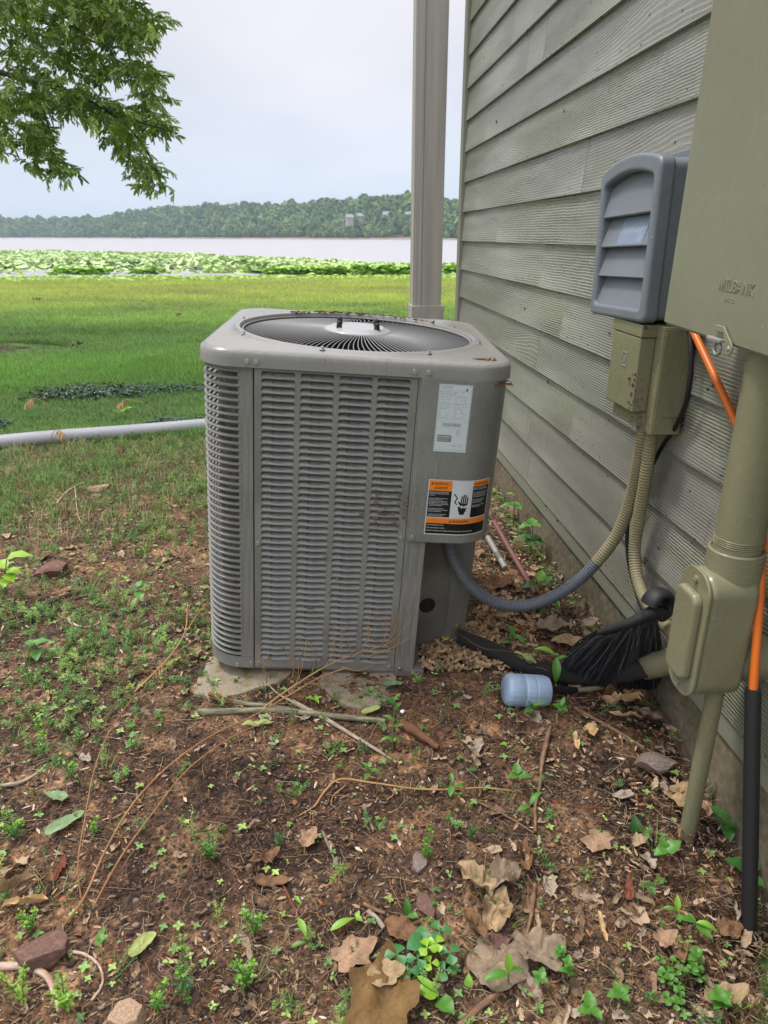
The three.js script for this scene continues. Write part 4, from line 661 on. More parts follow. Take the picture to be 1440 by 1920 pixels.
{ // concrete pavers under the unit
  const slab = (label, pts, th, seed) => {
    const P = pts.map(([x, y]) => onG(x, y, 0)), c = P.reduce((a, p) => a.add(p), V(0, 0, 0)).multiplyScalar(1 / P.length);
    const n = 40, cv = new THREE.CatmullRomCurve3(P, true, 'catmullrom', 0.25), o = thing('paver', label, 'paver', c, 0, 'concrete pavers under the condenser');
    const ring = cv.getSpacedPoints(n);
    const g = grid(n, 5, (u, v) => { const p = ring[Math.round(u * n) % n].clone().sub(c), k = [1, 1, 0.985, 0.93, 0.5, 0][Math.round(v * 5)], y = [-0.05, th - 0.009, th - 0.002, th, th, th][Math.round(v * 5)]; const w = 1 + (k > 0.9 ? 0.12 * fbm(u * 22, 1, seed, 4) : 0); return [p.x * k * w, y + (k < 0.99 ? 0.002 * fbm(p.x * 20 * k, p.z * 20 * k, seed, 3) : 0) + p.y * k, p.z * k * w]; }, (u, v) => { const p = ring[Math.round(u * n) % n].clone().sub(c), k = [1, 1, 0.985, 0.93, 0.5, 0][Math.round(v * 5)]; return [p.x * k * 2 + seed, p.z * k * 2]; });
    part('slab', toCreasedNormals(g, 0.7), M.paver, o);
  };
  slab('wide concrete paver showing under the front left corner of the condenser', [[365, 1302], [385, 1238], [430, 1190], [620, 1180], [540, 1270], [470, 1296], [420, 1312]], 0.007, 3);
  slab('chipped concrete paver under the middle of the condenser front', [[598, 1282], [612, 1240], [700, 1225], [745, 1262], [728, 1308], [690, 1334], [640, 1322], [612, 1300]], 0.007, 7);
}

// ------------------------------------------------------------ sticks, stalks, roots
function stick(name, label, cat, pts, r0, r1, mat, o = {}) {      // pts: [x, y of the photograph, lift]
  const P = pts.map(([x, y, l]) => onG(x, y, (l ?? 0) + Math.max(r0, r1) * 0.8)), t = thing(name, label, cat, P[0], 0, o.group), q = P.map((p) => p.clone().sub(P[0]));
  const sd = pts[0][0] * 0.37;
  part(o.part ?? 'wood', tube(q, (v, u) => lerp(r0, r1, v) * (1 + (o.knob ?? 0.16) * fbm(v * 14 + sd, Math.abs(u - 0.5) * 3, sd, 3)), 8, Math.max(18, pts.length * 9)), mat, t);
  for (const b of o.branches ?? []) { const B = b.map(([x, y, l]) => onG(x, y, l ?? 0.004).sub(P[0])); part('twig', tube(B, (v) => lerp(r1 * 0.8, r1 * 0.35, v) + 0.0004, 6, B.length * 6), mat, t); }
  return t;
}
stick('bleached_stick', 'bleached pale forked stick pointing to the lower right below the pavers', 'stick', [[548, 1316], [600, 1342], [650, 1372], [700, 1402], [743, 1430]], 0.0075, 0.0035, M.bleached, { branches: [[[548, 1316, 0.01], [520, 1300, 0.012], [500, 1280, 0.02]]] });
stick('lichen_branch', 'thick lichen covered branch lying in front of the pavers', 'branch', [[372, 1335], [420, 1334], [520, 1332], [620, 1342], [722, 1352]], 0.0098, 0.0072, M.lichen);
stick('lichen_branch', 'shorter lichen spotted branch lying just behind the thick one', 'branch', [[395, 1306], [450, 1318], [520, 1326], [560, 1336]], 0.0075, 0.006, M.lichen);
stick('bark_strip', 'orange brown strip of bark on the left paver edge', 'bark', [[392, 1301, 0.02], [412, 1306, 0.02], [436, 1314, 0.016]], 0.006, 0.003, M.redtwig);
{ // the long dried weed lying across the ground, its feathered tip against the louvers
  const L = (x, y, l) => onG(x, y, l), base = L(120, 1735, 0.01);
  const t = thing('dried_weed', 'long dried straw coloured weed with feathery branched tip resting against the condenser front', 'weed', base);
  const s = (p) => p.clone().sub(base);
  part('stalk', tube([base, L(155, 1688, 0.03), L(200, 1590, 0.05), L(255, 1500, 0.06), L(330, 1425, 0.06), L(410, 1372, 0.055), L(470, 1345, 0.05), L(545, 1302, 0.06), L(600, 1270, 0.09), L(650, 1252, 0.12)].map(s), (v) => lerp(0.0029, 0.0016, v), 8, 90), M.stalk, t);
  part('stalk', tube([L(175, 1700, 0.02), L(225, 1610, 0.05), L(290, 1520, 0.06), L(350, 1445, 0.05), L(430, 1385, 0.05), L(500, 1352, 0.045)].map(s), (v) => lerp(0.0026, 0.0015, v), 8, 60), M.stalk, t);
  const R = rngOf(606), gz = (x, y, z) => onZ(x, y, z);
  const main = [gz(470, 1345, -1.70), gz(545, 1290, -1.73), gz(620, 1245, -1.77), gz(680, 1222, -1.79), gz(730, 1205, -1.80), gz(768, 1168, -1.80)];
  part('stalk', tube(main.map(s), (v) => lerp(0.003, 0.001, v), 7, 50), M.straw, t);
  const tips = [[500, 1280, 484, 1230], [548, 1270, 545, 1215], [560, 1275, 575, 1200], [585, 1262, 592, 1208], [610, 1250, 630, 1190], [640, 1240, 642, 1180], [655, 1235, 668, 1215], [675, 1225, 700, 1185], [690, 1220, 690, 1172], [715, 1210, 725, 1150], [725, 1205, 748, 1155], [735, 1195, 745, 1218], [705, 1222, 745, 1226], [690, 1230, 766, 1198], [640, 1250, 700, 1245], [600, 1265, 655, 1290], [570, 1282, 640, 1275], [545, 1300, 560, 1240], [520, 1318, 525, 1260], [500, 1335, 540, 1345], [485, 1340, 495, 1395], [540, 1310, 590, 1330], [745, 1185, 735, 1140], [755, 1178, 770, 1150]];
  for (const [x0, y0, x1, y1] of tips) { const a = gz(x0, y0, -1.75 - (x0 - 480) * 0.0002), b = gz(x1, y1, -1.72 - (x1 - 480) * 0.00028), m = a.clone().lerp(b, 0.5).add(V((R() - 0.5) * 0.02, (R() - 0.5) * 0.02, (R() - 0.3) * 0.02)); part('branchlet', tube([a, m, b].map(s), (v) => lerp(0.0016, 0.0009, v), 5, 10), M.straw, t); for (let k = 0; k < 2; k++) { const c = a.clone().lerp(b, 0.3 + 0.5 * R()), d = c.clone().add(V((R() - 0.5) * 0.05, 0.01 + R() * 0.05, (R() - 0.5) * 0.03)); part('branchlet', tube([c, c.clone().lerp(d, 0.5), d].map(s), 0.0008, 4, 5), M.straw, t); } }
}
stick('dry_stalk', 'single upright dry brown stalk left of the long dried weed', 'stalk', [[152, 1685, 0], [146, 1625, 0.03], [160, 1530, 0.05], [178, 1440, 0.05], [205, 1372, 0.04], [255, 1300, 0.03]], 0.002, 0.0012, M.stalk, { knob: 0.3 });
stick('dry_stalk', 'tan dry stalks bent over the soil beside the left corner of the condenser', 'stalk', [[250, 1300, 0.0], [310, 1240, 0.03], [345, 1190, 0.06], [352, 1130, 0.10]], 0.003, 0.0016, M.straw, { knob: 0.1, branches: [[[345, 1190, 0.06], [372, 1150, 0.09], [390, 1128, 0.09]], [[350, 1165, 0.07], [358, 1128, 0.11]], [[320, 1230, 0.03], [380, 1190, 0.05]]] });
stick('vine_stem', 'long thin tan vine stem arching across the middle of the soil', 'vine', [[590, 1512, 0], [612, 1480, 0.02], [634, 1462, 0.03], [700, 1468, 0.025], [780, 1479, 0.02], [850, 1480, 0.02], [905, 1477, 0.02], [955, 1482, 0.015]], 0.0028, 0.0018, M.straw, { knob: 0.08, branches: [[[634, 1462, 0.03], [648, 1470, 0.02], [625, 1492, 0.005], [622, 1510, 0], [640, 1512, 0]], [[730, 1474, 0.02], [738, 1488, 0.008], [725, 1500, 0]], [[590, 1512, 0.004], [560, 1530, 0], [525, 1555, 0]]] });
stick('thin_twig', 'thin tan twig sloping down right of the long vine stem', 'twig', [[885, 1498], [930, 1520], [975, 1545], [1000, 1562]], 0.003, 0.0022, M.twig);
stick('stick', 'upright brown stick half buried in the soil below the pale blue cylinder', 'stick', [[1032, 1362, 0.008], [1024, 1395, 0.004], [1016, 1432, 0.008], [1013, 1470, 0.002], [1004, 1512, 0.006], [1004, 1560, 0]], 0.0062, 0.0044, M.twig, { knob: 0.9 });
stick('stick', 'pale tan stick standing out of the foreground leaf pile', 'stick', [[1003, 1660, 0], [998, 1705, 0.012], [985, 1765, 0]], 0.005, 0.0035, M.twig, { knob: 0.5 });
stick('brown_stick', 'smooth grey brown stick right of the pale blue cylinder', 'stick', [[1078, 1328], [1130, 1356], [1175, 1382], [1208, 1402]], 0.006, 0.0038, M.twig, { branches: [[[1165, 1378, 0.01], [1168, 1400, 0]]] });
stick('dark_twig', 'dark reddish twig lying level in the soil at right centre', 'twig', [[1028, 1500], [1070, 1512], [1110, 1514], [1145, 1510]], 0.0042, 0.003, M.redtwig);
stick('root', 'curved pink grey root at the lower left corner', 'root', [[0, 1812], [45, 1812], [85, 1828], [100, 1855], [112, 1895]], 0.0085, 0.0048, M.root);
stick('root', 'thin white ringed root curling in a half circle at lower left', 'root', [[122, 1783], [160, 1790], [188, 1815], [192, 1845], [172, 1876]], 0.0034, 0.0024, M.root, { knob: 0.4 });
stick('twig', 'bent grey twig among the weeds at far left', 'twig', [[0, 1474], [40, 1466], [72, 1448], [84, 1436]], 0.0055, 0.003, M.bleached);
stick('twig', 'dark straight twig standing in the soil left of the paver', 'twig', [[168, 1338], [182, 1300], [198, 1268]], 0.0032, 0.0022, M.bark);
stick('dark_branch', 'dark rotting branch among weeds at left centre', 'branch', [[25, 1160], [70, 1142], [120, 1118], [165, 1106]], 0.010, 0.006, M.bark, { knob: 0.4 });
stick('pale_root', 'short pale curved root among the weeds at left', 'root', [[128, 1160], [140, 1172], [165, 1176], [182, 1170]], 0.007, 0.004, M.root);
stick('twig', 'pale crooked twig lying among upper left weeds', 'twig', [[105, 945], [122, 925], [140, 912], [155, 905]], 0.006, 0.004, M.root, { branches: [[[140, 912, 0.01], [150, 975, 0.004], [160, 985, 0]]] });
stick('twig', 'short reddish twig touching the bright leaf in the lower middle', 'twig', [[527, 1652], [545, 1688], [568, 1738]], 0.0028, 0.0018, M.redtwig);
stick('twig', 'small forked grey twig in the middle foreground soil', 'twig', [[605, 1560], [618, 1590], [627, 1612]], 0.0035, 0.0024, M.lichen);
stick('wood_chip_stick', 'short pale stick left of the heart shaped leaves', 'stick', [[690, 1708], [706, 1722], [720, 1740]], 0.0055, 0.005, M.bleached);
stick('wood_chip_stick', 'short brown stick above the heart shaped leaves', 'stick', [[682, 1694], [700, 1704], [722, 1712]], 0.0048, 0.004, M.twig);
stick('stick', 'pale brown stick slanting across the lower right leaf pile edge', 'stick', [[870, 1772], [900, 1800], [935, 1830]], 0.0042, 0.003, M.twig);
stick('stick', 'grey brown stick at the bottom edge beside the large olive leaf', 'stick', [[860, 1925], [900, 1888], [935, 1862]], 0.0075, 0.006, M.twig);
stick('twig', 'thin wiry twigs beside the condenser corner at right of the service valve', 'twig', [[905, 1130], [935, 1160], [965, 1172], [1010, 1180]], 0.006, 0.005, M.redtwig, { branches: [[[965, 1172, 0.008], [990, 1200, 0.004], [1040, 1215, 0.0]], [[930, 1157, 0.01], [1000, 1185, 0.012], [1080, 1188, 0.0]]] });
stick('twig', 'dead branch lying on the soil behind the grey ribbed conduit', 'twig', [[890, 1070], [925, 1080], [960, 1095], [985, 1112]], 0.007, 0.005, M.twig, { branches: [[[925, 1080, 0.01], [960, 1078, 0.02], [990, 1090, 0.01]]] });
stick('bark_slab', 'dark red brown slab of rotten wood right of the dayflower plant', 'bark', [[752, 1356], [780, 1372], [808, 1392], [822, 1402]], 0.015, 0.008, M.rust, { knob: 0.5 });
stick('fallen_twig', 'fine dry twig bent over the long condenser line insulation', 'twig', [[838, 1172, 0.01], [870, 1195, 0.075], [905, 1215, 0.066], [955, 1222, 0.06], [990, 1236, 0.05]], 0.0016, 0.001, M.redtwig);

// ------------------------------------------------------------ stones
function stone(label, px, py, sx, sy, sz, turn, mat, seed) {
  const g = new THREE.IcosahedronGeometry(1.15, 6), p = g.attributes.position, R = rngOf(seed * 7), cuts = []; for (let i = 0; i < 11; i++) { const n = V(R() - 0.5, R() - 0.5, R() - 0.5).normalize(); n.len = 0.6 + 0.3 * R(); cuts.push(n); } cuts.push(Object.assign(V(0.1, 1, 0.05).normalize(), { len: 0.7 }));
  for (let i = 0; i < p.count; i++) { const v = V(p.getX(i), p.getY(i), p.getZ(i)); const k = 1 + 0.28 * fbm(v.x * 1.3 + seed, v.y * 1.3, v.z * 1.3 + seed, 3); v.multiplyScalar(k); for (const n of cuts) { const q = v.dot(n) - n.len; if (q > 0) v.addScaledVector(n, -q); } const f = 1 + 0.03 * vnoise(v.x * 9, v.y * 9, v.z * 9 + 0.1); p.setXYZ(i, v.x * sx * f, v.y * sy * f, v.z * sz * f); }
  const o = thing('stone', label, 'stone', onG(px, py, sy * 0.25), turn); part('rock', toCreasedNormals(g, 0.6), mat, o);
}
stone('flat grey brown stone near the foundation at right', 1222, 1428, 0.062, 0.022, 0.034, 0.15, M.stone, 2);
stone('rounded dark pinkish stone at lower left beside the curved roots', 80, 1790, 0.052, 0.036, 0.04, 0.2, M.stoneRed, 5);
stone('tan triangular stone at the bottom edge left of centre', 240, 1912, 0.034, 0.034, 0.04, 0.6, M.stoneTan, 8);
stone('pale block shaped stone lying among the weeds at upper left', 188, 918, 0.06, 0.04, 0.04, 0.4, M.stoneTan, 11);
stone('brown clod of earth among the weeds at left centre', 100, 1072, 0.07, 0.05, 0.05, 0.3, M.stoneRed, 13);
stone('small grey stone on the soil by the leaf pile', 790, 1618, 0.018, 0.012, 0.028, 0.1, M.stone, 17);
stone('smooth brown pebble above the heart shaped leaves', 797, 1694, 0.02, 0.016, 0.034, 0.2, M.stoneRed, 19);

// ------------------------------------------------------------ dead leaves
function deadLeaf(seed, lobes, aspect, crumple, curl) {
  const NR = 7, NT = 36, p = [], uv = [], id = [];
  const edge = (a) => { const c = Math.cos(a), s = Math.sin(a); const e = 1 / Math.sqrt(c * c + (s * s) / (aspect * aspect)); return e * (1 + lobes * (0.26 * Math.cos(a * 5) + 0.1 * Math.cos(a * 11 + seed)) + 0.07 * vnoise(a * 6, seed, 0.5) + 0.1 * Math.max(0, Math.cos(a)) ** 6); };
  for (let j = 0; j <= NR; j++) for (let i = 0; i < NT; i++) {
    const a = i / NT * Math.PI * 2, r = edge(a) * j / NR, x = r * Math.cos(a), z = r * Math.sin(a);
    let y = crumple * (0.55 * fbm(x * 1.9 + seed, z * 2.2, seed * 0.7, 3) + 0.16 * Math.abs(fbm(x * 4 + seed, z * 4, 3, 2)) + 0.3 * (Math.abs(z) / aspect) * (seed % 2 - 0.6)) + curl * (z * z * 0.9) / Math.max(0.2, aspect) * 0.6 + curl * 0.35 * x * x * 0.6 - 0.12 * crumple * Math.abs(Math.cos(a * 3 + seed)) * (j / NR);
    p.push(x * (1 - 0.12 * curl), y, z * (1 - 0.25 * Math.min(1, curl))); uv.push(0.5 + 0.45 * x, 0.5 + 0.45 * z / Math.max(aspect, 0.3));
  }
  for (let j = 0; j < NR; j++) for (let i = 0; i < NT; i++) { const a = j * NT + i, b = j * NT + (i + 1) % NT, c = a + NT, d = b + NT; id.push(a, b, c, b, d, c); }
  const g = new THREE.BufferGeometry(); g.setAttribute('position', new THREE.Float32BufferAttribute(p, 3)); g.setAttribute('uv', new THREE.Float32BufferAttribute(uv, 2)); g.setIndex(id); g.computeVertexNormals(); return g;
}
let dl = 0;
function leafThing(label, px, py, len, kind, o = {}) {
  dl++; const t = thing('dead_leaf', label, 'leaf', onG(px, py, (o.lift ?? 0.009) + 0.004), (o.turn ?? dl * 1.7));
  const s = len / 2 * (py > 1450 && len < 0.18 ? 0.86 : 1), g = deadLeaf(dl * 3.7, (o.lobes ?? 0.5) * 0.55, o.aspect ?? 0.75, (o.crumple ?? 0.9) * 1.25, o.curl ?? 0.3).scale(s, s, s);
  const m = part('blade', g, M.dead[kind], t); m.rotation.set(o.rx ?? 0, 0, o.rz ?? 0);
  const st = tube([V(-s * 0.9, 0.002, 0), V(-s * 1.25, 0.006, 0.1 * s), V(-s * 1.6, 0.002, 0.25 * s)], 0.0011, 5, 8); part('stalk', st, M.twig, t).rotation.copy(m.rotation);
}
leafThing('large pale tan crumpled dead leaf at the top of the foreground leaf pile', 890, 1655, 0.125, 'tan', { turn: 2.2, curl: 0.55, rx: 0.3, aspect: 0.65, lift: 0.02 });
leafThing('creased grey tan dead leaf right of the topmost leaf in the foreground pile', 940, 1650, 0.11, 'grey', { turn: 0.4, curl: 0.6, crumple: 1.3, lift: 0.018 });
leafThing('curled olive tan dead leaf in the middle of the foreground leaf pile', 932, 1708, 0.11, 'tan', { turn: 1.1, curl: 0.7, crumple: 1.2, lift: 0.02, rz: 0.3 });
leafThing('narrow folded brown dead leaf on the left side of the foreground leaf pile', 893, 1735, 0.10, 'brown', { turn: 1.9, curl: 0.9, aspect: 0.4, lift: 0.014 });
leafThing('purple brown dead leaf at the right foot of the foreground leaf pile', 940, 1752, 0.08, 'purple', { turn: 0.9, crumple: 0.9 });
leafThing('broad grey brown dead leaf lying flat below the foreground leaf pile', 935, 1800, 0.15, 'grey', { turn: 0.6, crumple: 0.6, curl: 0.1, aspect: 0.9 });
leafThing('pale brown lobed dead leaf right of the broad flat grey brown leaf', 1010, 1788, 0.13, 'grey', { turn: 2.6, crumple: 0.7, curl: 0.2, lobes: 0.9 });
leafThing('dark folded dead leaf between the upright stick and the leaf pile', 985, 1615, 0.10, 'brown', { turn: 1.4, curl: 1.0, aspect: 0.4 });
leafThing('large olive brown dead leaf at the bottom edge of the picture', 716, 1882, 0.2, 'olive', { turn: 1.2, crumple: 0.5, curl: 0.35, aspect: 0.7, lobes: 0.9, lift: 0.02 });
leafThing('small light tan dead leaf lying on top of the large olive brown leaf', 722, 1828, 0.085, 'tan', { turn: 0.3, crumple: 0.5, lobes: 0.8, lift: 0.028 });
leafThing('ribbed brown dead leaf beside the heart shaped violet leaves', 752, 1742, 0.085, 'brown', { turn: 2.4, crumple: 0.8 });
leafThing('flat pinkish tan torn leaf left of the heart shaped violet leaves', 662, 1785, 0.105, 'pink', { turn: 0.5, crumple: 0.3, curl: 0.05, lobes: 1.2, lift: 0.007 });
leafThing('folded greenish tan dead leaf in the lower right corner', 1358, 1868, 0.115, 'tan', { turn: 0.15, curl: 0.9, aspect: 0.55, crumple: 0.7, lift: 0.02 });
leafThing('pale crumpled leaf standing against the foundation left of the broom head', 1088, 1152, 0.13, 'grey', { turn: 0.9, rx: 0.9, crumple: 0.9, lift: 0.05, lobes: 0.6 });
leafThing('grey tan pointed leaf lying left of the crumpled leaf by the foundation', 1036, 1176, 0.115, 'grey', { turn: 0.2, crumple: 0.6, lift: 0.02 });
leafThing('grey leaf with small holes in front of the leaves by the foundation', 1066, 1203, 0.105, 'tan', { turn: 2.9, crumple: 0.7, lift: 0.016 });
leafThing('dull brown leaf between the crumpled leaf and the black broom', 1104, 1190, 0.10, 'grey', { turn: 1.7, rx: 0.4, lift: 0.026 });
leafThing('brown grey dead leaf propped under the conduit body by the foundation', 1218, 1338, 0.11, 'grey', { turn: 2.5, rx: 0.45, lift: 0.03 });
leafThing('tan torn leaf at the foot of the slim olive conduit', 1275, 1490, 0.10, 'tan', { turn: 0.7, crumple: 0.7 });
leafThing('pinkish curled leaf behind the foot of the slim olive conduit', 1318, 1508, 0.09, 'pink', { turn: 1.9, rx: 0.5, lift: 0.02 });
leafThing('long curled straw coloured leaf right of the cable from the pale blue cylinder', 1160, 1318, 0.135, 'straw', { turn: -0.25, aspect: 0.2, curl: 1.1, lobes: 0.1 });
leafThing('orange brown curled leaf just above the long straw coloured leaf', 1150, 1300, 0.1, 'brown', { turn: 0.4, aspect: 0.3, curl: 1.1, lobes: 0.1, lift: 0.02 });
leafThing('narrow pale leaf strip below the long straw coloured leaf', 1170, 1345, 0.11, 'straw', { turn: -0.3, aspect: 0.16, curl: 1, lobes: 0.1 });
leafThing('cream crumpled leaf scrap in front of the smooth grey brown stick', 1107, 1368, 0.055, 'straw', { turn: 0.8, crumple: 1.2 });
leafThing('pale curled leaf scrap with two loops right of the upright brown stick', 1080, 1392, 0.07, 'straw', { turn: 1.4, aspect: 0.3, curl: 1.2 });
leafThing('reddish brown narrow leaf leaning among the left foreground stalks', 107, 1632, 0.085, 'red', { turn: 1.3, aspect: 0.28, curl: 0.8, rz: 0.2, lobes: 0.1 });
leafThing('long rolled tan leaf at the left edge of the picture', 22, 1672, 0.12, 'tan', { turn: 0.6, aspect: 0.2, curl: 1.2, lobes: 0.1 });
leafThing('tan rolled leaf just below the long one at the left edge', 45, 1698, 0.12, 'straw', { turn: 0.12, aspect: 0.22, curl: 1.1, lobes: 0.1 });
leafThing('yellow green fading leaf on the soil at lower left', 266, 1772, 0.075, 'green', { turn: 0.9, crumple: 0.3, lobes: 0.1, curl: 0.4, aspect: 0.55 });
leafThing('large sage green toothed leaf lying face down at left', 118, 1545, 0.11, 'sage', { turn: 0.75, crumple: 0.3, lobes: 0.25, aspect: 0.42 });
leafThing('sage grey leaf with a torn edge above the toothed leaf', 108, 1492, 0.07, 'sage', { turn: 2.8, crumple: 0.4, aspect: 0.5 });
leafThing('twisted dry brown leaf on matted straw left of centre', 492, 1612, 0.10, 'brown', { turn: 0.45, aspect: 0.35, curl: 1.1 });
leafThing('flat brown leaf under the twisted dry one left of centre', 505, 1648, 0.09, 'brown', { turn: -0.1, aspect: 0.4, crumple: 0.7 });
leafThing('pale tan tattered leaf in the middle of the foreground soil', 580, 1572, 0.07, 'pink', { turn: 1.2, lobes: 1.3, crumple: 0.5 });
leafThing('flat tan patch of leaf left of the upright curled green leaf', 1120, 1580, 0.09, 'pink', { turn: 0.4, lobes: 1.3, crumple: 0.6, lift: 0.004, curl: 0.1 });
leafThing('pale narrow upright leaf scrap in the right foreground', 1130, 1742, 0.085, 'straw', { turn: 1.5, aspect: 0.2, curl: 0.8, lobes: 0.1 });
leafThing('reddish leaf strip right of the foreground leaf pile', 1180, 1672, 0.09, 'red', { turn: 1.2, aspect: 0.3, curl: 0.8, lobes: 0.1 });
leafThing('brown curled leaf below the dayflower in the right foreground', 1275, 1782, 0.075, 'brown', { turn: 1.0, curl: 1.0, aspect: 0.6, lift: 0.015 });
leafThing('pinkish lobed leaf left of the brown curled leaf in the right foreground', 1248, 1758, 0.065, 'pink', { turn: 0.4, lobes: 1.1, crumple: 0.4 });
leafThing('small brown leaf below the black sleeve at right', 1368, 1738, 0.07, 'brown', { turn: 0.2, crumple: 0.9 });
leafThing('fading green leaf lying near the left corner of the condenser', 322, 1246, 0.07, 'green', { turn: 0.7, aspect: 0.4, lobes: 0.1 });
leafThing('tan leaf lying beside the left paver', 370, 1228, 0.07, 'tan', { turn: 0.3, aspect: 0.45 });
leafThing('big flat brown leaf on the soil behind the grey ribbed conduit', 928, 1095, 0.14, 'brown', { turn: 0.4, crumple: 0.5 });
leafThing('dark brown leaf right of the big flat one behind the conduit', 962, 1082, 0.12, 'brown', { turn: 1.6, crumple: 0.6 });
leafThing('orange brown curled leaf at the foot of the service panel', 884, 1178, 0.08, 'straw', { turn: 0.9, curl: 1 });
leafThing('cream leaf piece right of the service valve', 900, 1192, 0.06, 'straw', { turn: 1.6, crumple: 0.5 });
leafThing('yellowish green dying leaf left of the broom bristles', 985, 1242, 0.09, 'green', { turn: 2.2, aspect: 0.3, curl: 0.7, lobes: 0.1, lift: 0.04 });
leafThing('pale green half leaf beside the chipped paver', 694, 1332, 0.06, 'green', { turn: 0.4, aspect: 0.45, lobes: 0.1, crumple: 0.2 });
leafThing('dark green fallen leaf at the condenser foot beside the chipped paver', 736, 1283, 0.055, 'sage', { turn: 0.1, aspect: 0.5, lobes: 0.1, crumple: 0.3 });
leafThing('yellow green strip of leaf lying beneath the dried weed', 480, 1357, 0.085, 'green', { turn: 0.05, aspect: 0.3, lobes: 0.1, crumple: 0.4 });
leafThing('curled dead leaf lying on the shaded lawn left of the condenser', 145, 646, 0.16, 'grey', { turn: 0.3, curl: 1.1, lift: 0.07 });
leafThing('pair of dark dead leaves far out on the left lawn', 68, 561, 0.22, 'purple', { turn: 0.2, curl: 1, lift: 0.07 });
leafThing('brown dead leaf far out on the lawn left of centre', 122, 551, 0.22, 'brown', { turn: 0.5, curl: 0.8, lift: 0.08 });
leafThing('white edged dead leaf on the lawn left of the condenser top', 335, 592, 0.15, 'grey', { turn: 0.8, curl: 0.9, lift: 0.07 });

// ------------------------------------------------------------ green plants
// lance or egg shaped leaf along +x, drooping, folded along its midrib
function leafGeo(L, W, o = {}) {
  const n = o.n ?? 7, shape = o.shape ?? 0.8;
  return grid(4, n, (u, v) => { const w = W * Math.pow(Math.sin(Math.PI * Math.pow(v, shape)), 0.85) + (v < 0.02 || v > 0.98 ? 0.0002 : 0), s = (u - 0.5) * w, dr = (o.droop ?? 0.35) * L; return [v * L * (1 - 0.15 * (o.droop ?? 0.35) * v), (o.rise ?? 0.3) * L * v - dr * v * v + Math.abs(s) * (o.fold ?? 0.35) + (o.wave ?? 0) * W * Math.sin(v * 14 + u * 2), s]; });
}
const LEAF = { day: [leafGeo(0.055, 0.021, { droop: 0.45, rise: 0.42 }), leafGeo(0.062, 0.019, { droop: 0.7, rise: 0.4 }), leafGeo(0.048, 0.022, { droop: 0.2, rise: 0.35, fold: 0.2 })], egg: [leafGeo(0.05, 0.034, { shape: 0.62, droop: 0.4, fold: 0.25, wave: 0.04 }), leafGeo(0.042, 0.032, { shape: 0.6, droop: 0.2, rise: 0.2, fold: 0.2, wave: 0.05 })], spat: [leafGeo(0.075, 0.02, { shape: 1.5, droop: 0.4, fold: 0.2 })] };
function plant(name, label, px, py, leaves, o = {}) {     // leaves: [kind, yaw, height, pitch, scale, material]
  const t = thing(name, label, o.cat ?? 'plant', onG(px, py, 0.003), 0, o.group), h = Math.max(0.012, ...leaves.map((l) => l[2]));
  const lean = o.lean ?? [0, 0];
  part('stem', tube([V(0, -0.01, 0), V(lean[0] * h * 0.4, h * 0.5, lean[1] * h * 0.4), V(lean[0] * h, h, lean[1] * h)], (v) => lerp(0.0022, 0.0013, v) * (o.stem ?? 1), 6, 8), o.stemMat ?? M.stem, t);
  leaves.forEach(([k, yaw, y, pitch, s, m], i) => { const g = LEAF[k], q = part('leaf', g[i % g.length], M[m ?? o.mat ?? 'leaf'], t, [lean[0] * y, y, lean[1] * y]); q.rotation.set(0, yaw, pitch, 'YXZ'); q.scale.setScalar(s * (py > 1400 && px > 200 ? 0.74 : 1)); });
  return t;
}
const whorl = (k, n, y, s, a0 = 0, pitch = 0.2, m) => Array.from({ length: n }, (_, i) => [k, a0 + i * 6.283 / n + 0.3 * Math.sin(i * 5 + a0), y, pitch + 0.15 * Math.sin(i * 3 + a0), s * (0.85 + 0.3 * Math.abs(Math.sin(i * 7 + a0))), m]);
const DF = 'dayflower_plant';
{
  const t = plant(DF, 'trailing dayflower with glossy leaves and a white petal in front of the chipped paver', 735, 1405, [['day', 0.3, 0.02, 0.1, 0.9], ['day', 3.4, 0.03, 0.2, 0.9], ['day', -0.4, 0.06, 0.3, 0.95], ['day', 2.6, 0.075, 0.25, 0.9], ['day', 0.9, 0.1, 0.5, 0.9], ['egg', 2.8, 0.125, 0.3, 1.0, 'leafDark'], ['day', 0.2, 0.13, 0.9, 0.7], ['day', 1.8, 0.015, 0, 0.9]], { lean: [0.08, -0.25] });
  part('petal', new THREE.SphereGeometry(0.006, 10, 8).scale(1, 0.7, 1), std({ color: lin(0.75, 0.75, 0.76) }), t, [0.028, 0.112, -0.01]);
  part('flower', leafGeo(0.013, 0.008, {}), std({ color: lin(0.06, 0.07, 0.55), side: THREE.DoubleSide }), t, [-0.012, 0.05, 0.0]).rotation.z = 1.2;
}
plant(DF, 'small dayflower shoot growing over the left end of the vine stem', 692, 1462, [['day', 2.4, 0.03, 0.5, 0.7], ['day', -0.3, 0.03, 0.0, 0.9], ['day', -2.0, 0.022, -0.1, 0.9], ['egg', 1.2, 0.04, 0.4, 0.5]]);
plant(DF, 'dayflower shoot in the middle of the vine stem with a pale dead leaf beneath', 847, 1490, [['day', 1.6, 0.035, 0.5, 0.75], ['day', -0.15, 0.03, -0.05, 0.95], ['day', -1.9, 0.03, -0.3, 1.0]]);
plant('seedling', 'three leaved seedling with pale leaf margins at the right end of the vine stem', 968, 1478, [['egg', 1.5, 0.045, 0.5, 0.9], ['egg', 3.4, 0.04, 0.1, 0.95], ['egg', -0.3, 0.04, 0.1, 1.05]]);
plant(DF, 'dayflower with one long raised leaf below the three leaved seedling', 992, 1530, [['day', 3.5, 0.03, 0.0, 1.0], ['day', 0.6, 0.035, 0.6, 1.1], ['day', 4.2, 0.012, 0.1, 0.7]]);
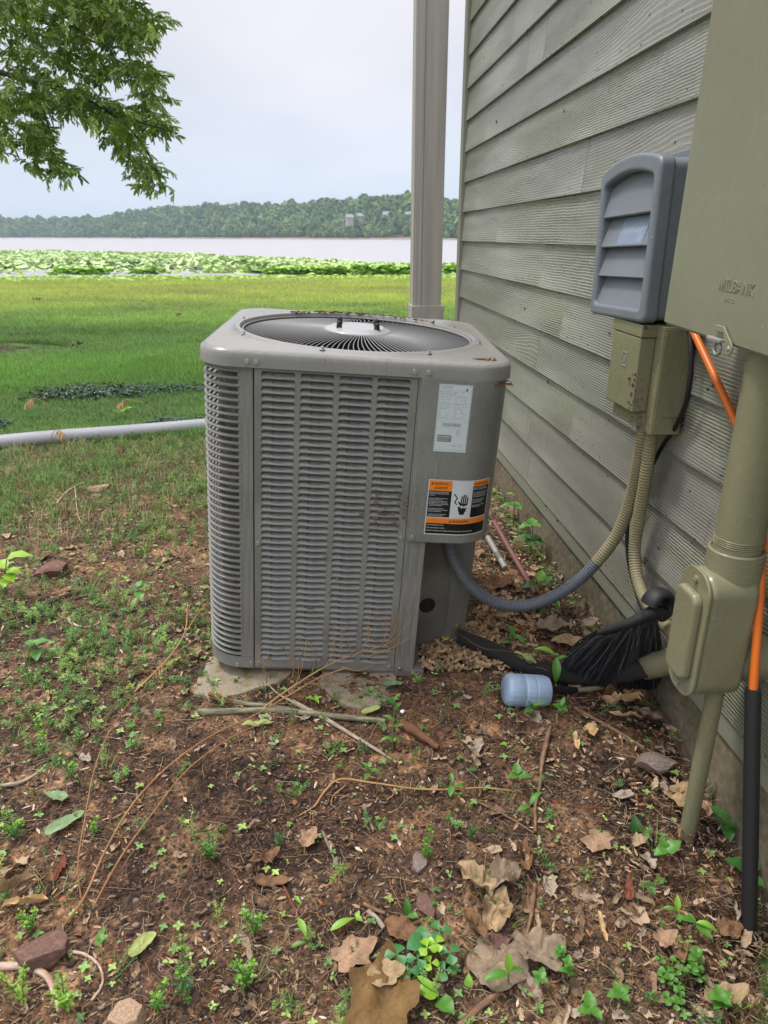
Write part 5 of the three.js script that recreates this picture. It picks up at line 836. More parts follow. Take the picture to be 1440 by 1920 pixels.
plant('curled_leaf_plant', 'single upright curled green leaf near the ground pipe', 1190, 1562, [['egg', 1.4, 0.0, 1.25, 1.25, 'leafDark'], ['egg', 2.0, 0.0, 1.2, 1.1]], { lean: [0.1, 0] });
plant('broadleaf_seedling', 'tall seedling with rounded leaves right of the reddish leaf strip', 1240, 1645, [['egg', 0.3, 0.075, 0.5, 1.3], ['egg', 2.6, 0.065, 0.1, 1.0], ['egg', 1.8, 0.07, 0.9, 1.1], ['egg', -2.2, 0.0, 0.1, 0.9], ['egg', 3.4, 0.085, -0.1, 1.0]], { stemMat: M.redtwig });
plant(DF, 'dayflower with bright lance leaves in the right foreground', 1300, 1752, [['day', 3.0, 0.035, 0.2, 1.1], ['day', -0.5, 0.035, 0.1, 1.1, 'leafLight'], ['day', -1.1, 0.03, -0.15, 1.2], ['day', 2.0, 0.03, 0.4, 0.7]]);
plant(DF, 'small upright dayflower above the bright one in the right foreground', 1268, 1718, [['day', 1.3, 0.015, 0.9, 0.9, 'leafLight'], ['day', 2.8, 0.015, 0.2, 0.8], ['egg', 4.6, 0.008, 0, 0.6]]);
plant('dark_leaf_plant', 'dark glossy leaves beside the foundation left of the black sleeve', 1360, 1560, [['egg', 2.0, 0.02, 0.5, 1.6, 'leafDark'], ['egg', -0.8, 0.03, 0.1, 1.5, 'leafDark'], ['egg', 4.4, 0.02, -0.1, 1.3, 'leafDark']]);
plant('dark_leaf_plant', 'dark leaves half hidden behind the black sleeve at right', 1398, 1655, [['egg', 2.6, 0.03, 0.4, 1.6, 'leafDark'], ['egg', -1.2, 0.02, 0.2, 1.5, 'leafDark'], ['egg', 0.6, 0.03, 0.4, 1.3, 'leafDark']]);
// heart shaped violet leaves
function heart(L) { return grid(8, 10, (u, v) => { const a = (u - 0.5) * 2, w = 0.62 * L * Math.pow(Math.sin(Math.PI * Math.pow(v * 0.97 + 0.03, 0.55)), 0.7), x = v * L - (Math.abs(a) > 0.3 ? (Math.abs(a) - 0.3) * 0.4 * L * (1 - v) * (1 - v) : 0); return [x, 0.12 * L * v - 0.25 * L * v * v + 0.12 * Math.abs(a) * w + 0.014 * L * Math.sin(v * 22) * (1 - Math.abs(a) * 0.5), a * w]; }); }
LEAF.heart = [heart(0.052), heart(0.048)];
LEAF.tri = [leafGeo(0.02, 0.019, { shape: 1.7, droop: 0.2, rise: 0.1, fold: 0.25, n: 5 })];
{
  plant('violet_plant', 'two heart shaped veined violet leaves in the centre foreground', 790, 1785, [['heart', 1.35, 0.02, 0.35, 1.0, 'clover'], ['heart', 3.6, 0.03, 0.2, 1.0, 'clover']]);
  const clover = (label, px, py, heads, m = 'clover') => { const t = thing('clover_plant', label, 'clover', onG(px, py, 0)); for (const [x, z, h, s, mm] of heads) { part('stem', tube([V(0, 0, 0), V(x * 0.6, h * 0.7, z * 0.6), V(x, h, z)], 0.0007, 4, 6), M.stem, t); for (let k = 0; k < 3; k++) { const l = part('leaflet', LEAF.tri[0], M[mm ?? m], t, [x, h, z]); l.rotation.y = k * 2.094 + x * 50; l.scale.setScalar(s); } } };
  clover('blue green clover heads left of the heart shaped violet leaves', 762, 1808, [[-0.02, 0, 0.03, 1.3], [0.02, 0.012, 0.03, 1.2], [0.0, 0.03, 0.02, 1.2]]);
  clover('yellow green clover in front of the heart shaped violet leaves', 806, 1806, [[-0.006, 0.0, 0.045, 1.1, 'lime'], [0.014, -0.012, 0.04, 1.0, 'lime'], [-0.002, 0.022, 0.03, 0.9, 'lime']]);
  clover('dark clover heads right of the heart shaped violet leaves', 828, 1790, [[0.0, -0.03, 0.03, 1.3], [0.012, 0.02, 0.03, 1.3], [0.0, 0.045, 0.015, 1.2]]);
  const R = rngOf(41); const many = (n, w, d) => Array.from({ length: n }, () => [(R() - 0.5) * w, (R() - 0.5) * d, 0.015 + R() * 0.02, 0.55 + R() * 0.35]);
  clover('patch of small bright clover above the folded leaf in the lower right', 1272, 1838, many(16, 0.10, 0.06), 'leaf');
  clover('few clover heads at the foot of the small bright patch in the lower right', 1255, 1882, many(5, 0.04, 0.03), 'leaf');
}
plant('spat_leaf_plant', 'bright green curled plantain leaf right of the large olive leaf', 822, 1880, [['spat', 2.4, 0.02, 0.3, 1.0, 'leafLight'], ['egg', -1.0, 0.01, 0.2, 1.5, 'leaf'], ['egg', 2.8, 0.02, 0.1, 1.4, 'leafLight']]);
plant('spat_leaf_plant', 'pair of bright spoon shaped leaves beside the reddish twig', 578, 1768, [['spat', 2.0, 0.004, 0.35, 1.0, 'leafLight'], ['spat', 3.3, 0.002, 0.0, 0.7, 'leaf']]);
plant('spat_leaf_plant', 'single broad bright leaf left of the pinkish torn leaf', 668, 1728, [['spat', 3.55, 0.012, 0.05, 1.15, 'leafLight'], ['egg', 1.0, 0.012, 0.3, 0.5, 'leafLight'], ['egg', 5.6, 0.012, 0.1, 0.5, 'leafLight']]);
plant('spat_leaf_plant', 'small lone spoon leaf above the pair of bright spoon leaves', 566, 1700, [['spat', 2.2, 0.002, 0.3, 0.55, 'leafLight']]);
plant(DF, 'tall upright dayflower leaf above the violet leaves', 764, 1718, [['day', 1.7, 0.0, 1.2, 1.1], ['egg', -0.6, 0.006, 0.2, 0.9]]);
plant(DF, 'dayflower with wide leaves at the right of the foreground leaf pile bottom', 952, 1850, [['day', 3.3, 0.035, 0.0, 1.4], ['day', 0.2, 0.04, 0.1, 0.8], ['day', 1.6, 0.04, 1.0, 1.1, 'leafLight']]);
plant(DF, 'small yellow green leaf shoot at the bottom centre right', 878, 1858, [['egg', 1.4, 0.01, 0.9, 0.7, 'leafLight']]);
plant('seedling', 'four leaved seedling at the bottom edge right of centre', 1160, 1882, [...whorl('egg', 4, 0.028, 0.75, 0.4, 0.15), ['egg', 1, 0.03, 0.8, 0.3]]);
plant('seedling', 'seedling at the bottom edge below the four leaved seedling', 1105, 1912, whorl('egg', 3, 0.03, 0.85, 1.2, 0.2));
plant('seedling', 'leafy seedling cluster left of the four leaved seedling', 1062, 1840, [...whorl('egg', 4, 0.03, 0.5, 0.2), ...whorl('egg', 4, 0.05, 0.45, 1.0, 0.3)]);
plant('seedling', 'leafy seedling cluster above the other one at bottom right of centre', 1048, 1812, [...whorl('egg', 4, 0.035, 0.45, 0.7), ...whorl('egg', 3, 0.05, 0.4, 0.1, 0.4)]);
plant('seedling', 'seedling left of the two leafy clusters at the bottom', 1012, 1858, whorl('egg', 4, 0.035, 0.6, 0.9, 0.2));
plant('seedling', 'blue green seedlings in front of the folded leaf in the lower right corner', 1345, 1900, [...whorl('egg', 4, 0.045, 0.75, 0.2), ...whorl('egg', 4, 0.03, 0.7, 0.9)]);
plant('seedling', 'seedling above the clover patch in the lower right', 1302, 1815, [...whorl('egg', 4, 0.03, 0.6, 0.5), ...whorl('egg', 3, 0.045, 0.45, 0.2, 0.4)]);
plant('seedling', 'five leaved seedling on bare soil at left', 250, 1412, [...whorl('egg', 3, 0.03, 0.6, 0.3), ['egg', 1.4, 0.05, 0.4, 0.6], ['egg', 0.4, 0.05, 0.3, 0.5]]);
plant('seedling', 'small seedling at the lower left beside the curved root', 192, 1770, [['spat', 1.6, 0.0, 0.9, 0.45], ...whorl('egg', 3, 0.012, 0.4, 0.3)]);
plant('leafy_shoot', 'bright lime green leafy shoot hanging in at the left edge', 10, 1120, [['egg', 0.2, 0.16, 0.1, 1.9, 'lime'], ['egg', 0.5, 0.10, 0.2, 1.4, 'lime'], ['egg', -0.1, 0.11, -0.1, 1.3, 'lime'], ['egg', -0.8, 0.10, -0.3, 1.4, 'lime'], ['egg', 2.6, 0.12, 0.2, 1.8, 'lime'], ['egg', -1.4, 0.08, -0.3, 1.2, 'lime']], { lean: [0.25, 0.1], stem: 1.3 });
plant('leafy_shoot', 'leafy seedling with broad leaves among the weeds left of the condenser corner', 262, 1128, [['egg', 0.3, 0.05, 0.2, 1.0], ['egg', 2.5, 0.05, 0.1, 0.9, 'leafDark'], ['egg', -1.2, 0.04, -0.2, 1.1], ['egg', 1.3, 0.06, 0.4, 0.8]]);
plant('leafy_shoot', 'broad leaved seedling in the lower weeds at far left', 70, 1235, [['egg', 0.3, 0.05, 0.2, 1.0], ['egg', 2.5, 0.05, 0.1, 0.9], ['egg', -1.2, 0.03, -0.2, 1.0], ['egg', 4.1, 0.06, 0.2, 0.8]]);
plant('spat_leaf_plant', 'upright spoon shaped leaf left of the condenser corner', 245, 1150, [['spat', 1.2, 0.0, 0.8, 0.9], ['spat', 2.6, 0.0, 0.2, 0.7]]);
plant('ivy_plant', 'dark five leaved creeper in the shade between condenser and wall', 995, 1035, [...whorl('egg', 5, 0.06, 1.5, 0.4, -0.05, 'leafDark'), ...whorl('egg', 3, 0.13, 1.3, 1.2, 0.0, 'leaf')]);
plant('ivy_plant', 'bright creeper leaves near the wall behind the condenser', 962, 985, [...whorl('egg', 4, 0.10, 1.4, 0.1, 0.0, 'leaf'), ['egg', 3.0, 0.15, 0.4, 1.0, 'leafLight']]);
plant('ivy_plant', 'broad dark leaf just above the grey ribbed conduit', 1010, 1122, [['egg', 3.2, 0.05, 0.1, 1.6, 'leafDark'], ['egg', 0.4, 0.06, 0.3, 1.6], ['egg', 1.2, 0.07, 0.6, 1.2, 'leafLight']]);
plant(DF, 'bright leaves below the grey ribbed conduit near the foundation', 1042, 1135, [['day', 1.0, 0.02, 0.9, 1.1, 'leafLight'], ['day', -1.6, 0.02, 0.1, 0.8], ['day', 0.3, 0.03, 0.4, 0.9]]);
plant(DF, 'dayflower sprig beside the black insulated line', 958, 1218, [['day', 1.2, 0.04, 0.9, 0.9], ['day', -0.9, 0.05, 0.1, 1.0], ['day', 3.5, 0.03, 0.0, 0.9], ['day', 2.0, 0.06, 0.7, 0.6]]);
plant(DF, 'lance leaves hanging over the end of the pale blue cylinder', 1050, 1284, [['day', 2.8, 0.115, 0.2, 1.3, 'leafLight'], ['day', -1.7, 0.11, -0.9, 1.4], ['day', 0.0, 0.10, 0.1, 0.8]], { lean: [-0.25, 0.12] });
plant(DF, 'bright shoot at the lower right end of the pale blue cylinder', 998, 1340, [['day', 2.3, 0.02, 0.9, 1.1], ['day', 0.1, 0.03, 0.15, 1.0, 'leafLight'], ['day', -2.4, 0.02, 0.1, 1.0], ['egg', 0.9, 0.02, 0.4, 0.7]]);
plant('seedling', 'seedling right of the bright shoot under the pale blue cylinder', 1050, 1345, [...whorl('egg', 5, 0.03, 0.55, 0.2), ['day', 0.9, 0.04, 0.5, 0.6]]);
plant('seedling', 'tiny four leaved seedling on the bare soil under the pale blue cylinder', 945, 1402, whorl('egg', 4, 0.012, 0.3, 0.3, 0.1, 'leafLight'));
plant('seedling', 'tiny pale seedling below the bleached stick tip', 718, 1438, whorl('egg', 4, 0.015, 0.38, 0.8, 0.2, 'leafPale'));
plant('seedling', 'small round leaved seedling below the bleached stick middle', 614, 1404, whorl('egg', 4, 0.012, 0.36, 0.5, 0.15));
plant('seedling', 'small pointed seedling under the vine stem loop', 555, 1480, whorl('day', 5, 0.014, 0.34, 0.5, 0.15));
plant('seedling', 'small seedling between the lichen branch and the chipped paver', 592, 1320, whorl('day', 4, 0.015, 0.5, 0.2, 0.15, 'leafLight'));

// feathery weeds: a stem thick with fine leaves, paler seed heads on top
function feather(seed, h, n, wide) {
  const R = rngOf(seed), fol = [], heads = [], lf = grid(1, 3, (u, v) => [v * 0.015, 0.005 * v - 0.006 * v * v, (u - 0.5) * 0.0034 * Math.sin(Math.PI * (0.12 + 0.85 * v))]);
  const stems = [];
  for (let b = 0; b < 1 + Math.floor(wide * 4); b++) {
    const a = R() * 6.28, sp = wide * (0.3 + R() * 0.7) * h, top = V(Math.cos(a) * sp, h * (0.6 + 0.4 * R()), Math.sin(a) * sp);
    const c = new THREE.QuadraticBezierCurve3(V(0, 0, 0), V(top.x * 0.2, top.y * 0.6, top.z * 0.2), top); stems.push(tube([0, 0.5, 1].map((t) => c.getPoint(t)), 0.0009, 4, 6, false));
    for (let i = 0; i < n; i++) { const t = 0.12 + 0.88 * i / n, p = c.getPoint(t), s = (1.25 - 0.6 * t) * (0.7 + 0.6 * R()); fol.push(lf.clone().scale(s, s, s).rotateZ(0.1 + R() * 0.8).rotateY(i * 2.4 + R()).translate(p.x, p.y, p.z)); }
    for (let i = 0; i < 12; i++) { const p = c.getPoint(0.72 + 0.28 * R()); heads.push(new THREE.CircleGeometry(0.0022 + R() * 0.0018, 5).rotateX(R() * 3).rotateY(R() * 6).translate(p.x + (R() - 0.5) * 0.014, p.y + (R() - 0.3) * 0.012, p.z + (R() - 0.5) * 0.014)); }
  }
  return { fol: merge(fol), heads: merge(heads), stems: merge(stems) };
}
const FE = [feather(11, 0.075, 22, 0.35), feather(12, 0.10, 26, 0.45), feather(13, 0.06, 18, 0.6)];
function weed(label, px, py, k, s, turn, o = {}) { const t = thing('feathery_weed', label, 'weed', onG(px, py, 0), turn), f = FE[k]; t.scale.setScalar(s); part('stem', f.stems, M.stem, t); part('foliage', f.fol, M[o.mat ?? 'leaf'], t); if (!o.bare) part('seed_heads', f.heads, M[o.head ?? 'leafLight'], t); return t; }
weed('feathery weed with pale seed heads in the middle foreground', 797, 1612, 1, 0.9, 0.3);
weed('short spiky sprig right of the weed in the middle foreground', 885, 1572, 2, 0.8, 1.1, { bare: 1, mat: 'leafDark' });
weed('large feathery weed at the bottom left of centre', 345, 1872, 1, 1.25, 0.9, { mat: 'leafDark' });
weed('feathery weed left of the large one at the bottom', 298, 1900, 0, 1.1, 2.0);
weed('yellow green topped weed at left above the sage green leaf', 85, 1425, 1, 1.2, 1.4, { head: 'lime' });
weed('feathery weed trailing right of the yellow green topped weed', 135, 1465, 0, 1.2, 0.4);
weed('low feathery weed at the far left edge', 30, 1575, 2, 1.3, 0.8);
weed('small weed with rounded leaves between the dry stalks at left', 178, 1568, 0, 0.8, 2.2, { head: 'lime' });
weed('spiky green sprig left of the middle foreground', 395, 1612, 2, 1.3, 0.2, { bare: 1 });
weed('dark spiky sprig right of the matted straw', 525, 1585, 0, 0.7, 0.9, { bare: 1, mat: 'leafDark' });
weed('blurred green weed at the left of the bright spoon leaves', 478, 1752, 0, 1.2, 0.5);
weed('small green weed under the blurred one at lower left of centre', 462, 1850, 2, 1.2, 1.5);
weed('leafy weed at the bottom left corner', 45, 1885, 1, 1.1, 2.6, { mat: 'leafLight' });
weed('bright weed at the tip of the pink grey root', 125, 1895, 2, 1.2, 0.3, { mat: 'leafLight' });
weed('yellow flowered low weed at the lower left edge', 60, 1745, 2, 1.0, 2.0, { head: 'lime' });

// ------------------------------------------------------------ tree at upper left
{
  const tr = thing('shade_tree', 'broad shade tree whose leafy branches hang in at the upper left', 'tree', [-7.5, Hs(-7.5, -9.5) - 0.1, -9.5]);
  const O = tr.position, s = (p) => p.clone().sub(O);
  part('trunk', tube([V(0, 0, 0), V(0.1, 1.5, 0), V(0.0, 3.2, 0.1), V(0.3, 5.5, 0.2), V(0.1, 8.5, 0)], (t, u) => lerp(0.42, 0.16, t) * (1 + 0.1 * fbm(t * 8, u * 5, 1, 3) + 0.35 * Math.max(0, 0.08 - t) * 5), 18, 50), M.bark, tr);
  const fp = (x, y, D) => far(x, y, D);
  const limbs = [
    [V(-7.4, 3.0, -9.4), fp(-250, 90, 9.2), fp(0, 136, 8.6), fp(60, 152, 8.3), fp(115, 168, 8.1), fp(190, 200, 8.0), fp(262, 262, 7.9), fp(304, 345, 7.8)],
    [V(-7.3, 4.2, -9.4), fp(-200, -150, 9.2), fp(20, 10, 8.8), fp(130, 60, 8.6), fp(230, 90, 8.4), fp(292, 60, 8.3)],
    [V(-7.3, 5.2, -9.3), fp(-180, -330, 8.6), fp(90, -120, 8.2), fp(170, 0, 7.8), fp(235, 40, 7.6)],
    [fp(60, 152, 8.3), fp(85, 220, 8.1), fp(100, 270, 8.0), fp(95, 305, 7.9)],
    [fp(190, 200, 8.0), fp(250, 225, 7.7), fp(300, 240, 7.5), fp(322, 248, 7.4)],
  ];
  limbs.forEach((l, i) => part('branch', tube(l.map(s), (t) => lerp([0.11, 0.12, 0.1, 0.02, 0.018][i], 0.004, Math.pow(t, 0.6)), 8, 40), M.bark, tr));
  const leafG = (() => { const gs = [], R = rngOf(15); for (let i = 0; i < 9; i++) { const L = 0.046 + R() * 0.028, t = i / 9, w = 0.022 + R() * 0.006; const g = grid(2, 3, (u, v) => [v * L, -0.25 * L * v * v + Math.abs(u - 0.5) * w * 0.6, (u - 0.5) * w * Math.sin(Math.PI * (0.08 + 0.88 * Math.pow(v, 0.8)))]); g.rotateZ(0.05 - R() * 0.75).rotateY((i % 2 ? 1 : -1) * (0.5 + R() * 0.6)).translate(t * 0.14, -0.05 * t * t, 0); gs.push(g); } gs.push(tube([V(0, 0, 0), V(0.09, -0.01, 0), V(0.17, -0.05, 0)], 0.0015, 4, 5, false)); return merge(gs); })();
  const lobes = [[-60, -40, 250, -60, 75, 5], [-40, 30, 235, 20, 62, 6], [150, 0, 285, 40, 32, 2.6], [20, 105, 250, 105, 55, 5], [200, 60, 300, 55, 20, 1.3], [-20, 180, 170, 190, 40, 3.6], [120, 180, 290, 235, 26, 2.8], [205, 235, 304, 352, 21, 1.9], [250, 130, 288, 150, 22, 0.9], [60, 215, 100, 318, 16, 1.3], [95, 300, 130, 322, 8, 0.4], [-20, 205, 10, 280, 22, 0.9], [40, 225, 62, 258, 14, 0.5], [290, 232, 326, 246, 12, 0.4], [270, 185, 300, 195, 14, 0.5], [60, 306, 48, 318, 6, 0.16]];
  const R = rngOf(808), P = [];
  for (const [x0, y0, x1, y1, r, w] of lobes) for (let i = 0; i < w * (w > 3 ? 40 : 58); i++) { const t = R(), a = R() * 6.28, q = Math.sqrt(R()) * r; P.push([fp(lerp(x0, x1, t) + Math.cos(a) * q, lerp(y0, y1, t) + Math.sin(a) * q * 0.9, 7.3 + R() * 1.9), 1]); }
  for (let i = 0; i < 5200; i++) { const u = R() * 2 - 1, a = R() * 6.28, q = Math.sqrt(1 - u * u), k = 0.55 + 0.45 * Math.cbrt(R()); const p = V(-7.2 + q * Math.cos(a) * 5.2 * k, 7.0 + u * 3.4 * k, -9.2 + q * Math.sin(a) * 5.2 * k); const v = p.clone().sub(camera.position), z = v.dot(FW), X = 720 + 1340 * v.dot(RT) / z, Y = 960 - 1340 * v.dot(UPV) / z; if (z > 0 && X > -140 && Y > -130) continue; P.push([p, 1.7]); }
  const im = new THREE.InstancedMesh(leafG, new THREE.MeshPhysicalMaterial({ color: lin(1, 1, 1), roughness: 0.45, transmission: 0.32, thickness: 0, side: THREE.DoubleSide }), P.length), o = new THREE.Object3D(), c = new THREE.Color();
  P.forEach(([p, k], i) => { o.position.copy(s(p)); o.rotation.set((R() - 0.5) * 2.2, R() * 6.28, -0.15 + (R() - 0.5) * 1.7, 'YXZ'); o.scale.setScalar((0.75 + R() * 0.5) * k); o.updateMatrix(); im.setMatrixAt(i, o.matrix); const t = R(), w = 0.7 + 0.6 * R(); c.setRGB(lerp(0.10, 0.3, t) * w, lerp(0.2, 0.42, t) * w, lerp(0.03, 0.05, t) * w); im.setColorAt(i, c); });
  im.name = 'foliage'; stuff(im); tr.add(im);
}

// ------------------------------------------------------------ ground cover nobody could count
function scatter(name, label, geo, mat, list, set) {
  const gs = Array.isArray(geo) ? geo : [geo], g = new THREE.Group(); g.name = name; scene.add(g); stuff(g, label);
  gs.forEach((ge, k) => { const sub = list.filter((_, i) => i % gs.length === k), im = new THREE.InstancedMesh(ge, mat, sub.length), o = new THREE.Object3D(), c = new THREE.Color(); im.name = name; stuff(im); sub.forEach((p, i) => { o.rotation.set(0, 0, 0); set(o, c, p, i); o.updateMatrix(); im.setMatrixAt(i, o.matrix); im.setColorAt(i, c); }); g.add(im); });
}
const R5 = rngOf(500);
const onSoil = (n, dens) => { const out = []; let tries = 0; while (out.length < n && tries++ < n * 30) { const z = -0.8 - Math.pow(R5(), 1.35) * 4.5, w = -z * 0.56 + 0.35, x = lerp(Math.max(-3.8, -w), 0.965, R5()); if (R5() > dens(x, z)) continue; const inUnit = x > -0.36 && x < 0.42 && z < -1.87 && z > -2.65; if (inUnit) continue; out.push([x, Hf(x, z), z]); } return out; };
const tuftN = (x, z) => 0.5 + 0.9 * fbm(x * 2.1, z * 2.1, 6.6, 3);
const white = std({ color: lin(1, 1, 1), roughness: 0.95 }), whiteD = std({ color: lin(1, 1, 1), roughness: 0.9, side: THREE.DoubleSide });
{
  const cr = [1, 2, 3].map((k) => { const g = new THREE.IcosahedronGeometry(1, 1), p = g.attributes.position; for (let i = 0; i < p.count; i++) { const v = V(p.getX(i), p.getY(i), p.getZ(i)), q = 1 + 0.5 * fbm(v.x * 1.5 + k, v.y * 1.5, v.z * 1.5, 2); p.setXYZ(i, v.x * q, v.y * q * 0.7, v.z * q); } g.computeVertexNormals(); return g; });
  scatter('soil_crumbs', 'dark crumbs of soil covering the ground', cr, white, onSoil(60000, (x, z) => 0.35 + 0.65 * tuftN(x, z)), (o, c, p) => { const s = 0.0011 + Math.pow(R5(), 6) * 0.0065; o.position.set(p[0], p[1] + s * 0.2, p[2]); o.rotation.set(R5() * 6, R5() * 6, 0); o.scale.set(s * (0.7 + R5() * 0.9), s * (0.5 + R5() * 0.4), s * (0.7 + R5() * 0.9)); const t = R5(), w = 0.6 + R5() * 0.9; if (t < 0.8) c.setRGB(0.07 * w, 0.043 * w, 0.03 * w); else if (t < 0.93) c.setRGB(0.2 * w, 0.135 * w, 0.09 * w); else if (t < 0.985) c.setRGB(0.22 * w, 0.17 * w, 0.13 * w); else c.setRGB(0.32, 0.12, 0.06); });
  const chip = [1, 2, 3].map((k) => grid(3, 3, (u, v) => [(v - 0.5) * 2, 0.25 * fbm(u * 3 + k, v * 3, k, 2) + 0.15 * Math.cos(u * 3 - 1.5), (u - 0.5) * (0.55 + 0.3 * fbm(v * 4, k, 1, 2)) * Math.sin(Math.PI * (0.1 + 0.8 * v)) ]));
  scatter('wood_chips', 'tan chips and scraps of dead leaf strewn on the soil', chip, whiteD, onSoil(26000, (x, z) => 0.15 + 0.85 * Math.pow(Math.max(0, 0.5 + 1.1 * fbm(x * 3.1 + 7, z * 3.1, 2.6, 3)), 1.6) + (x > 0.45 ? 0.35 : 0)), (o, c, p) => { const s = 0.0016 + Math.pow(R5(), 4) * 0.0115; o.position.set(p[0], p[1] + 0.002 + s * 0.12, p[2]); o.rotation.set((R5() - 0.5) * 0.9, R5() * 6.3, (R5() - 0.5) * 0.7, 'YXZ'); o.scale.set(s, s, s * (0.5 + R5() * 0.9)); const t = R5(), w = 0.55 + R5() * 0.75; if (t < 0.55) c.setRGB(0.36 * w, 0.24 * w, 0.14 * w); else if (t < 0.8) c.setRGB(0.19 * w, 0.11 * w, 0.065 * w); else if (t < 0.93) c.setRGB(0.54 * w, 0.43 * w, 0.31 * w); else c.setRGB(0.3 * w, 0.12 * w, 0.05 * w); });
  const lit = [1, 2, 3, 4].map((k) => deadLeaf(k * 2.3, 0.4, [0.5, 0.35, 0.7, 0.25][k - 1], 0.9, [0.8, 1.1, 0.4, 1.2][k - 1]));
  scatter('leaf_litter', 'small curled dead leaves and fragments scattered on the soil', lit, whiteD, onSoil(2000, (x, z) => (x > 0.35 ? 0.9 : 0.2) * (0.2 + tuftN(x + 3, z)) + (x < -0.3 && z < -1.6 ? 0.25 : 0)), (o, c, p) => { const s = 0.006 + Math.pow(R5(), 2.4) * 0.026; o.position.set(p[0], p[1] + 0.002 + s * 0.1, p[2]); o.rotation.set((R5() - 0.5) * 1.0, R5() * 6.3, (R5() - 0.5) * 0.9, 'YXZ'); o.scale.setScalar(s); const t = R5(), w = 0.6 + R5() * 0.7; if (t < 0.5) c.setRGB(0.36 * w, 0.26 * w, 0.17 * w); else if (t < 0.8) c.setRGB(0.24 * w, 0.15 * w, 0.09 * w); else c.setRGB(0.33 * w, 0.27 * w, 0.21 * w); });
  // heap of torn leaf bits at the condenser corner
  const heap = []; for (let i = 0; i < 420; i++) { const p = onG(lerp(790, 945, R5()), lerp(1178, 1262, R5()), 0); heap.push([p.x, p.y + R5() * 0.014, p.z]); } for (let i = 0; i < 260; i++) { const p = onG(lerp(890, 1010, R5()), lerp(1040, 1220, R5()), 0); heap.push([p.x, p.y, p.z]); }
  scatter('leaf_scraps', 'heap of torn straw coloured leaf scraps at the service corner of the condenser', [lit[1], lit[3], lit[0]], whiteD, heap, (o, c, p) => { const s = 0.010 + R5() * 0.02; o.position.set(p[0], p[1] + 0.008, p[2]); o.rotation.set((R5() - 0.5) * 1.3, R5() * 6.3, (R5() - 0.5) * 1.2, 'YXZ'); o.scale.setScalar(s); const w = 0.55 + R5() * 0.75; c.setRGB(0.46 * w, 0.315 * w, 0.18 * w); });
  const fib = [1, 2, 3].map((k) => tube([V(-0.5, 0, 0), V(-0.15, 0.05, 0.05 * (k - 2)), V(0.2, 0.04, -0.04 * k + 0.06), V(0.5, 0, 0.03 * k)], 0.011, 3, 6, false));
  scatter('straw_fibres', 'dry straw and fine rootlets matted on the soil', fib, white, onSoil(26000, (x, z) => 0.2 + 0.5 * tuftN(x * 1.4 + 5, z * 1.4) + (x < -0.2 && z < -2.2 ? 0.4 : 0)), (o, c, p) => { const L = 0.012 + Math.pow(R5(), 3) * 0.07; o.position.set(p[0], p[1] + 0.003, p[2]); o.rotation.set((R5() - 0.5) * 0.3, R5() * 6.3, (R5() - 0.5) * 0.25, 'YXZ'); o.scale.set(L, 0.035 + L * 0.2, 0.035 + L * 0.2); const t = R5(), w = 0.5 + R5() * 0.7; if (t < 0.55) c.setRGB(0.42 * w, 0.28 * w, 0.14 * w); else if (t < 0.85) c.setRGB(0.26 * w, 0.13 * w, 0.06 * w); else c.setRGB(0.5 * w, 0.42 * w, 0.3 * w); });
  const peb = cr; scatter('white_grit', 'pale grit and tiny snail shells on the soil', peb, white, onSoil(900, () => 0.6), (o, c, p) => { const s = 0.0016 + R5() * R5() * 0.0038; o.position.set(p[0], p[1] + s * 0.6, p[2]); o.rotation.set(R5() * 6, R5() * 6, 0); o.scale.setScalar(s); const w = 0.7 + R5() * 0.4; c.setRGB(0.5 * w, 0.46 * w, 0.42 * w); });
  // low weeds: sparse on the right, thick towards the lawn at left
  const weedD = (x, z) => { const q = sstep(-0.05, -0.75, x + 0.25 * fbm(x * 2, z * 2, 1.5, 2)) * sstep(-1.35, -2.3, z), edge = sstep(-3.8, -4.9, z); return Math.min(1, 0.02 + q * Math.max(0.06, 0.08 + 2.2 * Math.max(0, fbm(x * 2.6 + 3, z * 2.6, 8.8, 3) + 0.04)) + edge * 0.5); };
  const sprig = FE.map((f) => merge([f.fol, f.stems, f.heads]));
  const wmat = new THREE.MeshPhysicalMaterial({ color: lin(1, 1, 1), roughness: 0.6, transmission: 0.25, thickness: 0, side: THREE.DoubleSide });
  const grn = (c, l = 1) => { const t = R5(), w = (0.65 + R5() * 0.7) * l; c.setRGB(lerp(0.13, 0.34, t * t) * w, lerp(0.24, 0.42, t) * w, lerp(0.06, 0.11, t) * w); };
  scatter('low_weeds', 'thick low feathery weeds covering the soil at left', sprig, wmat, onSoil(6200, weedD), (o, c, p) => { o.position.set(p[0], p[1] - 0.004, p[2]); o.rotation.set((R5() - 0.5) * 1.9, R5() * 6.3, (R5() - 0.5) * 1.9, 'YXZ'); o.scale.setScalar(0.28 + R5() * 0.55); grn(c, 1.1); });
  const sd = [2, 4, 5].map((n) => merge(Array.from({ length: n }, (_, i) => leafGeo(0.011, 0.007, { n: 3, droop: 0.2 }).rotateY(i * 6.283 / n + 0.3 * i).translate(0, 0.007, 0))));
  scatter('tiny_seedlings', 'tiny green seedlings dotted over the soil', sd, wmat, onSoil(1900, (x, z) => 0.16 + 0.7 * Math.max(0, tuftN(x + 9, z) - 0.35) + weedD(x, z) * 0.7), (o, c, p) => { o.position.set(p[0], p[1], p[2]); o.rotation.set(0, R5() * 6.3, 0); o.scale.setScalar(0.5 + R5() * 0.8); grn(c, 1.25); });
